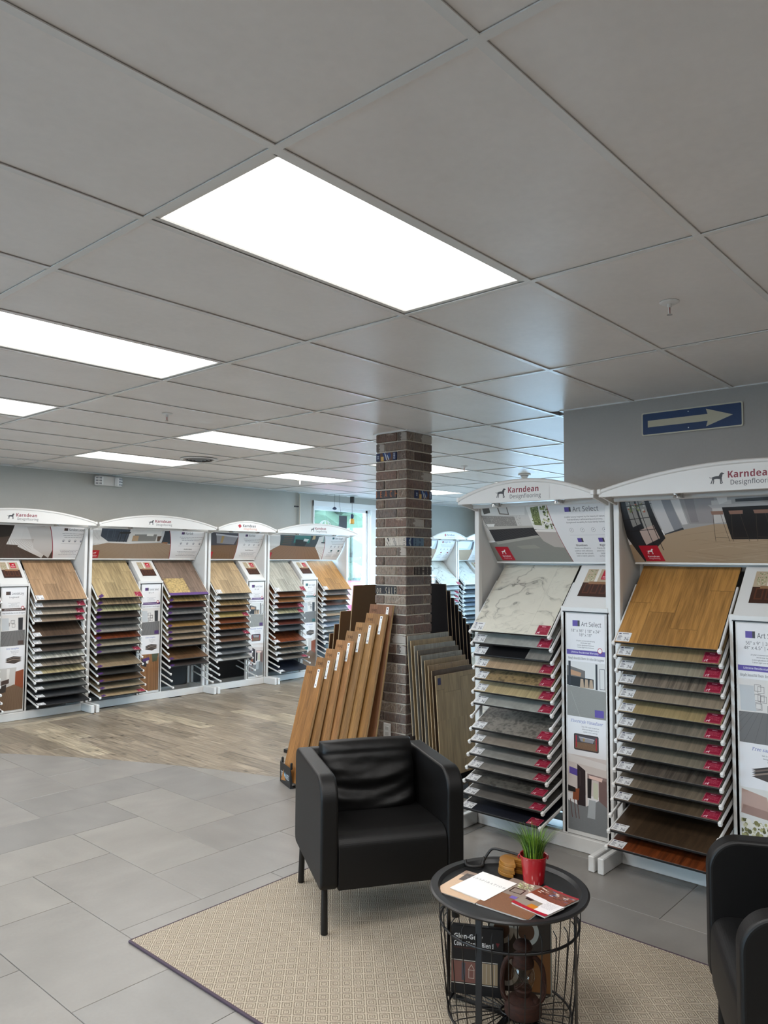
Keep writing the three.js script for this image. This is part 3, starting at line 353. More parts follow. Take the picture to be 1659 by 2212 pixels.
const lampWhere = { '0,-1': 'nearest large lit ceiling panel over the seating area', '0,-4': 'second lit ceiling panel from the viewer, cut by the left edge', '0,-7': 'third lit ceiling panel down the left edge', '2,-7': 'lit ceiling panel between the round vent and the brick column', '2,-10': 'lit ceiling panel touching the round ceiling vent', '4,-10': 'lit ceiling panel in front of the window wall', '4,-7': 'lit ceiling panel passing behind the brick column', '6,-10': 'farthest sliver of lit ceiling panel right of the column' };
const LAMPOUT = { '0,-10': 'lit ceiling panel over the leftmost rack, just outside the left edge', '6,-7': 'lit ceiling panel hidden behind the marble rack header', '-2,-1': 'lit ceiling panel left of the viewer, over the tiles', '-2,-4': 'second lit ceiling panel left of the picture', '-2,-7': 'third lit ceiling panel left of the picture', '-2,2': 'lit ceiling panel behind the viewer on the left', '0,2': 'lit ceiling panel behind the viewer on the right' };
for (const [i, j] of LIGHTS) {
  const k = i + ',' + j, x = (i + .5) * CX, z = (j + .5) * CZ, o = thing('ceiling_light', lampWhere[k] ?? LAMPOUT[k], 'ceiling light', lampWhere[k] ? 'lit ceiling panels' : 'lit ceiling panels outside the picture', [x, H, z]);
  mesh('frame', merge([bx(CX - .024, .02, .02, 0, .016, CZ / 2 - .023), bx(CX - .024, .02, .02, 0, .016, -CZ / 2 + .023), bx(.02, .02, CZ - .06, CX / 2 - .023, .016, 0), bx(.02, .02, CZ - .06, -CX / 2 + .023, .016, 0)]), teeMat, o);
  mesh('diffuser', bx(CX - .062, .012, CZ - .062, 0, .018, 0), lampFace, o); mesh('housing', bx(CX - .03, .06, CZ - .03, 0, .06, 0), plenum, o);
  const l = new THREE.RectAreaLight(new THREE.Color().setRGB(1, 0.975, 0.955), PANEL, CX - .07, CZ - .07); l.position.set(0, -0.004, 0); l.rotation.x = -Math.PI / 2; o.add(l);
}
// ---------------------------------------------------------------- brick column
const COL = { x0: 3.42, x1: 3.745, z0: -2.765, z1: -2.435 };
{
  const col = thing('brick_column', 'square brick column with painted lettering on some of its bricks', 'column', undefined, [0, 0, 0]);
  mesh('mortar_core', span(COL.x0 + .008, COL.x1 - .008, 0, H, COL.z0 + .008, COL.z1 - .008), std('#cfc7b8', 0.9), col);
  mesh('ceiling_collar', merge([span(COL.x0 - .018, COL.x1 + .018, H - .006, H + .012, COL.z0 - .018, COL.z1 + .018)]), teeMat, col);
  const N = 36, ch = H / N, ROWS = 24, AW = 1024, AH = 1536;
  // atlas: 24 strips of brick faces, 64 px high, long bricks 700 px, short bricks 290 px
  const base = ['#7d6d62', '#84776d', '#72635a', '#8b7f76', '#6a615e', '#796056', '#948779', '#665953'];
  const words = { 16: ['#1d2c52', '#c9cfd6', 'SE', 'OBI'], 17: ['#35343a', '#9a5a34', 'BEACH'], 18: ['#c9c2b8', '#25252b', 'UR', 'FINE'], 19: ['#22365e', '#c3ccd0', 'A', 'Sa'], 20: ['#2d221f', '#a89c8c', 'BEER'], 21: ['#252a30', '#a79d8e', 'FOR SALE'], 22: ['#54423a', '#1d1715', 'ng Live'], 23: ['#4c3c35', '#201815', 'Re Cuc'] };
  const atlas = canvasTex(AW, AH, (c) => {
    for (let r = 0; r < ROWS; r++) for (const [x, w] of [[0, 700], [712, 290]]) {
      const y = r * 64, wd = x === 0 ? words[r] : null; c.save(); c.beginPath(); c.rect(x, y, w, 64); c.clip(); c.fillStyle = wd ? wd[0] : base[(r * 3 + (x ? 1 : 0)) % 8]; c.fillRect(x, y, w, 64);
      for (let i = 0; i < (wd ? 90 : 420); i++) { c.fillStyle = ['rgba(40,30,26,.16)', 'rgba(170,155,140,.13)', 'rgba(120,80,66,.16)', 'rgba(90,88,90,.14)'][i % 4]; c.beginPath(); c.ellipse(x + rnd() * w, y + rnd() * 64, 2 + rnd() * 26, 1 + rnd() * 9, rnd() * 3, 0, 7); c.fill(); }
      if (!wd && r % 8 === 1) { c.fillStyle = 'rgba(190,182,172,.75)'; c.beginPath(); const q = x + w * .45; c.moveTo(q, y); for (let i = 0; i < 9; i++) c.lineTo(q + (rnd() - .6) * w * .18, y + i * 8); c.lineTo(x + w, y + 64); c.lineTo(x + w, y + 10); c.closePath(); c.fill(); }
      if (!wd && r % 5 === 2) { c.strokeStyle = 'rgba(200,190,176,.5)'; c.lineWidth = 4; c.beginPath(); for (let i = 0; i < 5; i++) c.lineTo(x + w * (.4 + rnd() * .5), y + rnd() * 64); c.stroke(); }
      if (wd) {
        c.fillStyle = wd[1]; c.textAlign = 'center'; c.textBaseline = 'middle';
        if (r === 16) { c.fillStyle = '#5d4236'; c.fillRect(x + 150, y, 420, 64); c.fillStyle = '#274073'; for (let i = 0; i < 9; i++) { c.save(); c.translate(x + 200 + rnd() * 300, y + rnd() * 60); c.rotate(.5); c.fillRect(-30, -14, 64, 24); c.restore(); } c.fillStyle = '#c9a25c'; c.fillRect(x + 180, y + 30, 90, 34); c.fillStyle = '#b9c4d2'; for (const [q, t] of [[80, 'SE'], [620, 'OBI']]) { c.save(); c.translate(x + q, y + 32); c.rotate(-Math.PI / 2); c.font = 'bold 44px sans-serif'; c.scale(.6, 1.6); c.fillText(t, 0, 0); c.restore(); } for (const [q, p] of [[330, 22], [420, 40], [370, 52]]) { c.beginPath(); c.ellipse(x + q, y + p, 44, 9, .5, 0, 7); c.fill(); } }
        else if (r === 18) { c.save(); c.translate(x + 110, y + 34); c.rotate(-1.1); c.font = 'bold 96px serif'; c.fillText('UR', 0, 0); c.restore(); c.save(); c.translate(x + 330, y + 32); c.rotate(.6); c.font = 'bold 56px serif'; c.fillText('FINE', 0, 0); c.restore(); c.font = 'bold 40px serif'; c.save(); c.translate(x + 640, y + 32); c.rotate(-Math.PI / 2); c.fillText('DR', 0, 0); c.restore(); c.strokeStyle = '#8a8178'; c.lineWidth = 3; for (let i = 0; i < 8; i++) { c.beginPath(); c.moveTo(x + 420 + i * 22, y); c.lineTo(x + 480 + i * 20, y + 64); c.stroke(); } }
        else if (r === 19) { c.fillStyle = '#5d7488'; c.fillRect(x + 270, y, 430, 64); c.fillStyle = '#22365e'; c.save(); c.translate(x + 150, y + 32); c.rotate(-Math.PI / 2); c.font = 'bold 120px sans-serif'; c.fillStyle = '#a3b0b8'; c.fillText('A', 0, 0); c.restore(); c.fillStyle = '#1c2c4c'; for (const [q, t, z] of [[360, 'Bei', 54], [520, 'Sa', 92]]) { c.save(); c.translate(x + q, y + 32); c.rotate(-Math.PI / 2); c.font = `bold ${z}px serif`; c.fillText(t, 0, 0); c.restore(); } }
        else if (r === 20) { for (const [q, t, z] of [[60, 'COLD', 38], [180, 'GOOD', 52], [350, 'BEER', 92], [520, 'GOOD', 52], [640, 'COLD', 38]]) { c.save(); c.translate(x + q, y + 32); c.rotate(-Math.PI / 2); c.scale(.62, 1); c.font = `bold ${z}px sans-serif`; c.fillText(t, 0, 0); c.restore(); } }
        else if (r === 17 || r === 21) { const t = r === 17 ? 'BEACH' : 'FOR SALE'; c.font = `bold ${r === 17 ? 62 : 60}px sans-serif`; [...t].forEach((ch2, i) => { c.save(); c.translate(x + (r === 17 ? 20 + i * 165 : -10 + i * 96), y + (r === 17 ? 30 : 40)); c.scale(r === 17 ? 2.1 : 1.6, r === 17 ? 1 : (i > 3 ? 1.25 : .9)); c.fillText(ch2, 0, 0); c.restore(); }); } else { c.font = r > 21 ? 'italic bold 60px serif' : 'bold 78px sans-serif'; c.fillText(wd[2], x + w / 2 + (r === 21 ? 20 : 0), y + (r === 21 ? 42 : 34), 720); if (r === 21) { c.font = 'italic bold 30px serif'; c.fillText('the', x + 320, y + 10); } }
      }
      c.restore();
    }
  });
  const brickMat = std('#ffffff', 0.72, { map: atlas });
  const long = 0.222, short = 0.094, dep = 0.024;
  const geos = new Map(), brickGeo = (isLong, r) => { const k = (isLong ? 'l' : 's') + r; if (geos.has(k)) return geos.get(k); const w = isLong ? long : short, h = ch - .0105, g = cb(w, h, dep, .004), p = g.attributes.position, uv = g.attributes.uv; for (let i = 0; i < p.count; i++) { const a = p.getX(i) / w + .5, b = p.getY(i) / h + .5; uv.setXY(i, ((isLong ? 0 : 712) + 6 + a * ((isLong ? 700 : 290) - 12)) / AW, 1 - (r * 64 + 62 - b * 60) / AH); } geos.set(k, g); return g; };
  const wx = COL.x1 - COL.x0, special = { '0,2': 16, '1,6': 16, '0,6': 17, '0,11': 18, '1,11': 19, '1,14': 20, '0,16': 21, '0,19': 22, '0,23': 23, '1,2': 23 };
  for (let f = 0; f < 4; f++) for (let q = 0; q < N; q++) {
    const y = H - (q + .5) * ch - .001, lf = (q % 2 === 0) !== (f % 2 === 1);      // long brick first on alternate courses
    for (const first of [true, false]) {
      const isLong = first === lf, r = isLong && special[f + ',' + q] !== undefined ? special[f + ',' + q] : Math.floor(rnd() * 16), w = isLong ? long : short;
      const u = first ? -wx / 2 + w / 2 : wx / 2 - w / 2, m = mesh('brick', brickGeo(isLong, r), brickMat, col), cx = (COL.x0 + COL.x1) / 2, cz = (COL.z0 + COL.z1) / 2, d = wx / 2 - dep / 2 + rr(.001, .004);
      if (f === 0) { m.position.set(cx - d, y, cz + u); m.rotation.y = -Math.PI / 2; } else if (f === 1) { m.position.set(cx + u, y, cz + d); } else if (f === 2) { m.position.set(cx + d, y, cz - u); m.rotation.y = Math.PI / 2; } else { m.position.set(cx - u, y, cz - d); m.rotation.y = Math.PI; }
    }
  }
  const out = thing('wall_outlet', 'white electrical outlet plate low on the brick column', 'outlet', undefined, [COL.x0 - .008, .39, -2.62], -Math.PI / 2);
  mesh('cover_plate', cb(.075, .118, .006, .002), M.whitePlastic, out); for (const s of [-1, 1]) mesh('socket', cb(.034, .028, .004, .001, 0, s * .021, .004), std('#c9c9c6', .5), out);
}
// ---------------------------------------------------------------- sample racks
const ROWY = (k) => 1.27 - 0.0795 * k, TIP = [.12, .10, .088, .08, .082, .09, .096, .106, .115, .13, .145, .162, .19, .213, .245], ANG = (k) => THREE.MathUtils.degToRad(k === 0 ? 45 : 43 - 2.15 * k);
const PO = 0.038, BAY = 0.61, GW = 0.262, HDR = (t) => [2.115 - .385 * t, -.012 - .215 * Math.pow(t, 1.6)];
const whiteLab = std('#ffffff', .6, { map: GR.label }), redTag = std('#ffffff', .55, { map: GR.tag }), purpleTag = std('#4a2a66', .55), boxPic = std('#ffffff', .5, { map: GR.box }), logoMat = GR.logo.map((t) => std('#ffffff', .5, { map: t }));
const plane = (w, h, x, y, z) => new THREE.PlaneGeometry(w, h).translate(x, y, z);
function sideShape(pts, th, x) { const s = new THREE.Shape(); pts.forEach(([v, y], i) => i ? s.lineTo(v, y) : s.moveTo(v, y)); const g = new THREE.ExtrudeGeometry(s, { depth: th, bevelEnabled: false }); g.rotateY(-Math.PI / 2); return g.translate(x + th, 0, 0); }   // profile in (v, y), extruded along x
const armGeos = {}, capGeo = cb(.020, .024, .024, .004);
for (let k = 0; k < 15; k++) armGeos[k] = cb(.011, .016, .46, .002, 0, 0, -.23);
function rack(spec) {
  const { at, ry, bays, header, logo, label, boards, phrase } = spec, W = bays.reduce((s, b) => s + (b === 'b' ? BAY : GW), 0) + PO * (bays.length + 1);
  const o = thing('sample_rack', label, 'display rack', undefined, [at[0], 0, at[1]], ry);
  // frame
  let u = 0; const bayX = []; const posts = [PO / 2];
  bays.forEach((b) => { const w = b === 'b' ? BAY : GW; bayX.push(u + PO + w / 2); u += PO + w; posts.push(u + PO / 2); });
  posts.forEach((p, i) => { const end = i === 0 || i === posts.length - 1; mesh('post', cb(PO - .003, end ? 2.10 : 1.46, .04, .003, p, end ? 1.05 : .73, -.02), M.white, o); if (end) mesh('rear_post', cb(PO - .003, 1.73, .035, .003, p, .865, -.36), M.white, o); });
  mesh('base_rail', cb(W - 2 * PO, .085, .05, .004, W / 2, .0435, .0), M.white, o); mesh('rear_rail', cb(W - 2 * PO, .05, .03, .003, W / 2, .045, -.36), M.white, o); mesh('rear_rail', cb(W - 2 * PO, .04, .03, .003, W / 2, 1.705, -.36), M.white, o);
  for (const p of [posts[0], posts[posts.length - 1]]) mesh('foot', cb(PO - .001, .088, .63, .005, p, .045, -.055), M.white, o);
  mesh('back_panel', bx(W - 2 * PO, 1.6, .006, W / 2, .88, -.355), M.darkGrey, o);
  for (const p of [posts[0] - PO / 2 + .012, posts[posts.length - 1] - .006]) mesh('side_panel', sideShape([[-.04, 1.25], [-.04, 2.09], [-.34, 2.09], [-.34, 1.25]], .006, p - .004), M.whiteMatt, o);
  // header: curved panel, print, arch with a tube rim
  const hx0 = PO, hx1 = W - PO, n = 14, P = [], U = [], I = [], P2 = [];
  for (let i = 0; i <= n; i++) { const t = i / n, [y, v] = HDR(t); P.push(hx0, y, v, hx1, y, v); U.push(0, 1 - t, 1, 1 - t); if (i) { const a = 2 * i; I.push(a - 2, a, a - 1, a - 1, a, a + 1); } }
  const gp = new THREE.BufferGeometry(); gp.setAttribute('position', new THREE.Float32BufferAttribute(P, 3)); gp.setAttribute('uv', new THREE.Float32BufferAttribute(U, 2)); gp.setIndex(I); gp.computeVertexNormals();
  const hp = mesh('header_panel', sideShape([...Array.from({ length: n + 1 }, (_, i) => { const [y, v] = HDR(i / n); return [v - .001, y]; }), ...Array.from({ length: n + 1 }, (_, i) => { const [y, v] = HDR(1 - i / n); return [v - .007, y]; })], hx1 - hx0, hx0), M.whiteMatt, o);
  mesh('printed_poster', gp, std('#ffffff', .42, { map: header }), hp);
  mesh('header_ledge', cb(hx1 - hx0, .012, .02, .002, W / 2, 1.728, -.225), M.white, o);
  const rise = W > 1.2 ? .115 : .1, arcY = (s) => 2.135 + rise * (1 - (2 * s - 1) ** 2), sh = new THREE.Shape(); sh.moveTo(.01, 2.11); sh.lineTo(W - .01, 2.11); for (let i = 24; i >= 0; i--) sh.lineTo(.01 + (W - .02) * i / 24, arcY(i / 24)); sh.closePath();
  const arch = mesh('arch_sign', new THREE.ExtrudeGeometry(sh, { depth: .012, bevelEnabled: true, bevelSize: .002, bevelThickness: .002, bevelSegments: 1, curveSegments: 4 }).translate(0, 0, .19), M.white, o);
  mesh('arch_rim', tube(Array.from({ length: 15 }, (_, i) => [.012 + (W - .024) * i / 14, arcY(i / 14) + .004, .198]), .0135, 40, 8), M.white, arch); for (const p of [.012, W - .012]) mesh('rim_cap', cb(.024, .03, .03, .004, p, 2.14, .198), M.whitePlastic, arch);
  mesh('logo', plane(.40, .1, W * .5 + .0, 2.11 + rise * .5 + .008, .2055), logoMat[logo], arch);
  for (const p of [posts[0], posts[posts.length - 1]]) mesh('canopy_bracket', bar([p, 2.085, -.02], [p, 2.125, .195], .012, .03), M.white, o);
  mesh('light_bar', rod([PO, 2.10, .06], [W - PO, 2.10, .06], .013, 8), M.white, o); for (const s of [.27, .73]) { const q = mesh('spot_lamp', new THREE.CylinderGeometry(.026, .03, .022, 14).translate(W * s, 2.10, .13), M.chrome, o); mesh('lamp_arm', rod([W * s, 2.108, .06], [W * s, 2.108, .19], .006, 6), M.chrome, q); }
  // leaflet column(s)
  let bi = 0; const rowsMax = 15;
  bays.forEach((b, i) => {
    const x = bayX[i];
    if (b === 'g') {
      mesh('column_panel', bx(GW + PO * .9, 1.335, .008, x, .7575, -.004), M.whiteMatt, o); mesh('column_graphic', plane(GW - .01, 1.3, x, .765, .0025), std('#ffffff', .5, { map: spec.column }), o);
      mesh('leaflet_box', merge([sideShape([[.004, 1.425], [.004, 1.455], [-.255, 1.715], [-.3, 1.715], [-.3, 1.425]], GW + PO * .8, x - GW / 2 - PO * .4)]), M.white, o);
      const pic = mesh('box_picture', plane(GW * .74, .235, 0, 0, 0), boxPic, o); pic.position.set(x + .012, 1.605, -.142); pic.rotation.x = -Math.PI / 4.0;
      mesh('column_ledge', bx(GW + PO, .006, .012, x, 1.428, .004), M.black, o);
      return;
    }
    const list = boards[bi], ph = phrase[bi], left = x - BAY / 2 + .012, right = x + BAY / 2 - .012; bi++;
    for (let k = 0; k < rowsMax; k++) {
      for (const s of [left, right]) { const a = mesh('arm', armGeos[k], M.white, o); a.position.set(s, ROWY(k), TIP[k]); a.rotation.x = ANG(k); mesh('end_cap', capGeo, M.whitePlastic, a); }
    }
    let down = 0;
    list.forEach((e, k) => { if (!e) return; const [hex, type, tag] = e.split(' '); sampleBoard(o, x, k, hex, type, tag, down++, ph, spec.corner); });
  });
  return o;
}
const ORD = ['top', 'second', 'third', 'fourth', 'fifth', 'sixth', 'seventh', 'eighth', 'ninth', 'tenth', 'eleventh', 'twelfth', 'thirteenth', 'fourteenth', 'fifteenth'];
function colourName(hex) { const c = new THREE.Color(hex), h = {}; c.getHSL(h, THREE.SRGBColorSpace); const l = h.l, s = h.s, hue = h.h * 360; if (s < .13) return l > .78 ? 'white' : l > .58 ? 'pale grey' : l > .38 ? 'grey' : l > .2 ? 'dark grey' : 'black'; if (hue < 19 || hue > 340) return l > .3 ? 'red-brown' : 'dark red-brown'; if (hue > 190 && hue < 300) return 'dark blue-grey'; return l > .66 ? 'cream' : l > .5 ? 'tan' : l > .34 ? 'brown' : 'dark brown'; }
const BW = .575, BL = .612, bGeo = uvBox(cb(BW - .003, .0024, BL - .003, .0008, 0, .0068, -BL / 2), 1 / .61, 1 / .61, .5, 0), bBack = uvBox(cb(BW, .0125, BL, .0015, 0, -.0002, -BL / 2)), labGeo = new THREE.BoxGeometry(.082, .0012, .066), tagGeo = new THREE.BoxGeometry(.085, .0012, .075);
const LOOK = { w: 'wood', f: 'wood', r: 'rough wood', s: 'stone-look', q: 'mottled stone', m: 'marble-look', k: 'plain' };
function sampleBoard(rk, x, k, hex, type, tag, down, ph, corner) {
  const b = thing('sample_board', `${colourName(hex)} ${LOOK[type]} sample board, ${ORD[down]} ${down ? 'down ' : 'board '}${ph}`, 'sample board', 'sample boards hung on the racks');
  const p = rk.localToWorld(V(x, ROWY(k) + .003, TIP[k] + .004)); b.position.copy(p); b.rotation.order = 'YXZ'; b.rotation.set(ANG(k), rk.rotation.y, 0);
  mesh('surface', bGeo, boardMat(hex, type), b); mesh('backing', bBack, M.blackEdge, b);
  const lab = mesh('corner_label', labGeo, corner ? purpleTag : whiteLab, b); lab.position.set(-BW / 2 + .046, .0088, -.04); if (corner) { lab.scale.set(.8, 1, .55); lab.rotation.y = .5; lab.position.set(-BW / 2 + .045, .0088, -.03); }
  if (tag === 't') mesh('red_tag', tagGeo, redTag, b).position.set(BW / 2 - .05, .0088, -.045);
  if (tag === 'o') { mesh('particle_board_inset', bx(.30, .002, .26, -.12, .009, -.16), boardMat('#c9ad74', 'q'), b); mesh('purple_strip', bx(BW, .002, .04, 0, .0095, -.021), std('#5a3a78', .5), b); }
  if (tag === 'h') mesh('grey_half', bx(.17, .0018, .6, .19, .0088, -.306), boardMat('#8d8a84', 's'), b);
}
const PURPLE = '#5a4a9c', DARKP = '#4a2a66', TEAL = '#1f5a5c', BROWN = '#4a3a34';
rack({ at: [3.12, -1.576], ry: -Math.PI / 2, bays: ['b', 'g'], header: headerTex('bath', 'Art Select', PURPLE, .60, 1400, 600, ['Gluedown', 'Rigid']), logo: 0, column: columnTex('Art Select', PURPLE, ['18" x 36" | 18" x 24"', '18" x 18"'], 'grey', 400, 1893), label: 'white sample rack under a grey bathroom poster, beside the arrow sign wall',
  phrase: ['on the grey bathroom poster rack'], boards: [['#dedbd2 m t', '#a9aaa4 s t', '#17181b k h', '#b59c80 f t', '#8f7a58 q t', '#b3a27c f t', '#a2a39c s t', 0, '#7b776f q t', '#948b80 s t', '#94948f s t', '#8c8983 s t', '#55544f q t', '#6b6863 s t', '#1b1e29 k t']] });
rack({ at: [3.12, -0.572], ry: -Math.PI / 2, bays: ['b', 'g', 'b'], header: headerTex('kitchen', 'Art Select', PURPLE, .74, 2048, 560, ['Gluedown', 'Rigid']), logo: 0, column: columnTex('Art Select', PURPLE, ['56" x 9" | 36" x 6"', '48" x 4.5" | 42" x 7"'], 'tree', 400, 1893), label: 'white sample rack under a kitchen poster with bar stools, nearest on the right',
  phrase: ['on the bar stool poster rack', 'right bay of bar stool rack'], boards: [['#b58447 w', '#a48c68 f t', '#97907f f t', '#84796c r t', '#968977 f', '#a18f69 f t', '#857d70 w t', '#857a69 f t', '#7d7668 f t', '#5d554d r t', '#776d5f w t', '#5d4f3f w t', 0, '#453526 w', '#6b3416 r'], ['#c2a06c w', '#b09068 f t', '#9d8258 f', '#a08c74 f t', '#8a7458 w', '#7d6a50 f t', '#94805f f', '#6d5a44 w t', '#84705a f', '#5d4a38 f t', '#4d3c2e w', '#6a4a30 f', '#3d2e24 f']] });
const ZP = -7.03;
rack({ at: [1.52, ZP], ry: 0, bays: ['b', 'g', 'b'], header: headerTex('hall', 'Karndean LooseLay', BROWN, .78, 1024, 256, []), logo: 0, column: columnTex('LooseLay', BROWN, ['Longboard'], 'hall', 220, 1040), label: 'white sample rack under a dark hallway poster at the left edge', phrase: ['at the picture left edge', 'on the dark hallway poster rack'],
  boards: [['#8d5a50 f t', '#8d6a58 f t', '#9b8070 f t', '#a3846c f', '#b0967c f', '#94806c f', '#7d6a58 f', '#a08a72 f', '#8a7864 f', '#6d5c4c f', '#5d5048 f', '#4d443e f', '#6d625a f', '#4d3a34 f', '#3d2a26 f'], ['#b0906f w', '#8d7f72 f t', '#a09484 f t', '#8a7866 f t', 0, '#5d4b3e w', '#5f574f f', '#4d443d f', '#b9b8ae r', '#8d8272 r', '#b0a27c r', '#85867f r', '#5d5f5c f', '#414345 f', '#26282b f']] });
rack({ at: [3.176, ZP], ry: 0, bays: ['b', 'g', 'b'], header: headerTex('stairs', 'Korlok', DARKP, .70, 1024, 256, ['Korlok Select']), logo: 0, column: columnTex('Korlok Select', DARKP, ['56" x 9"'], 'wood', 220, 1040), corner: true, label: 'white sample rack under a staircase poster, second from the left edge', phrase: ['left bay of staircase poster rack', 'right bay of staircase poster rack'],
  boards: [['#b9a47c w t', '#8d7a5f r', '#a8a482 r', '#453a32 f', '#4a4844 f', '#85807a f', '#6b341a r', '#8f8674 f', '#6f6d66 f t', 0, '#8d7b62 f', '#33322f f', '#5f4a34 f', '#97876f f', '#a08b6c f t'], ['#8a7566 w o', '#8a7448 r', '#4a2a22 f', '#6d6b68 f', '#3f3c3c f', '#8a6a3e f', '#857562 f', '#94806a f', '#6d6052 f', 0, '#6b4e34 w', '#38302c f']] });
rack({ at: [4.832, ZP], ry: 0, bays: ['b', 'g'], header: headerTex('tub', 'Korlok', DARKP, .54, 768, 330, ['Korlok Reserve']), logo: 1, column: columnTex('Korlok Select', DARKP, ['18" x 24"'], 'grey', 220, 1040), label: 'narrow white sample rack under a bathtub poster with a red diamond logo', phrase: ['on the narrow bathtub poster rack'],
  boards: [['#bfa682 w', '#8a8378 f', '#94784f r', '#7d5c40 f', '#a08a55 f t', '#6b3a22 f', '#7a4a26 r', '#4a4542 f t', '#6f5240 f', '#6d6b66 f', '#66686a f', '#8d8b86 f']] });
rack({ at: [5.84, ZP], ry: 0, bays: ['b', 'g', 'b'], header: headerTex('teal', 'Van Gogh', TEAL, .74, 1024, 256, ['Gluedown', 'Rigid']), logo: 0, column: columnTex('Van Gogh', TEAL, ['48" x 7"'], 'hall', 220, 1040), label: 'white sample rack under a teal living room poster, in front of the window', phrase: ['left bay of teal room rack', 'right bay of teal room rack'],
  boards: [['#c2bfb2 w t', '#7d4a2c f', '#8a5c36 f', '#5d2a1e f t', '#a39c7c r t', '#5f6468 f', '#5a2a1e f', '#4a4b4e f', 0, '#7a3c1e r', '#7a5f48 r', '#8d8478 r', '#6d655c f t', 0, '#252a36 f'], ['#c08f56 w', '#7d726c f', '#94643c f', '#5c3a2a f', '#7d7f86 f', '#a0886c f', '#6f6560 f', '#8d95a4 f', '#a8a49c f', '#6d6a70 f', '#4a4850 f', 0, '#33343a f']] });
rack({ at: [9.40, ZP], ry: 0, bays: ['b', 'g'].reverse(), header: headerTex('pale', 'Knight Tile', '#a8202f', .45, 640, 276, ['Gluedown', 'Rigid']), logo: 1, column: columnTex('Knight Tile', '#a8202f', ['18" x 24"'], 'grey', 160, 757), label: 'far white sample rack just right of the brick column', phrase: ['on far rack beside the column'],
  boards: [['#dcdedc m t', '#cfd4d4 s', '#c9cfce s t', '#d2d8d8 m t', '#bcc4c6 s t', '#a9b0b4 s', '#8f979c s', '#c9cfd0 s', '#7d858a s', '#5d646a s', '#8d9498 s', '#6d7478 s']] });
rack({ at: [10.40, ZP], ry: 0, bays: ['b', 'g'], header: headerTex('pale', 'Korlok', DARKP, .60, 640, 276, ['Korlok Select']), logo: 1, column: columnTex('Korlok', DARKP, ['12" x 24"'], 'grey', 160, 757), label: 'farthest white sample rack in the room corner', phrase: ['on farthest rack in the corner'],
  boards: [['#d6dadb m', '#a9aeb0 s', '#4a5058 s', '#bfc6c8 s', '#5f6a78 s', '#6d7a8a s', '#b0b8ba s', '#a8aeb0 s', '#555c64 s', '#8d9498 s', '#3d424a s', '#6d7478 s']] });
// ---------------------------------------------------------------- leaning sample planks and boards round the column
const markMat = std('#3f2811', .7, { transparent: true, alphaMap: canvasTex(256, 96, (c, w, h) => { c.fillStyle = '#000'; c.fillRect(0, 0, w, h); c.fillStyle = '#ddd'; c.font = 'bold 70px sans-serif'; c.textAlign = 'center'; c.save(); c.scale(.62, 1.1); c.fillText('TEST', 105, 66); c.fillText('AKES', 305, 66); c.restore(); poly(c, '#fff', [.5, .08, .545, .5, .5, .92, .455, .5], w, h); }) });
const stickerMat = std('#ffffff', .6, { map: canvasTex(64, 256, (c, w, h) => { c.fillStyle = '#e9e9e7'; c.fillRect(0, 0, w, h); c.fillStyle = '#55555a'; c.fillRect(18, 14, 26, 22); c.fillStyle = '#9a9aa0'; for (let i = 0; i < 6; i++) c.fillRect(20, 60 + i * 18, 22, 6); c.fillRect(16, 210, 30, 22); c.fillStyle = '#d6d2d0'; c.fillRect(0, 128, w, 2); }) });
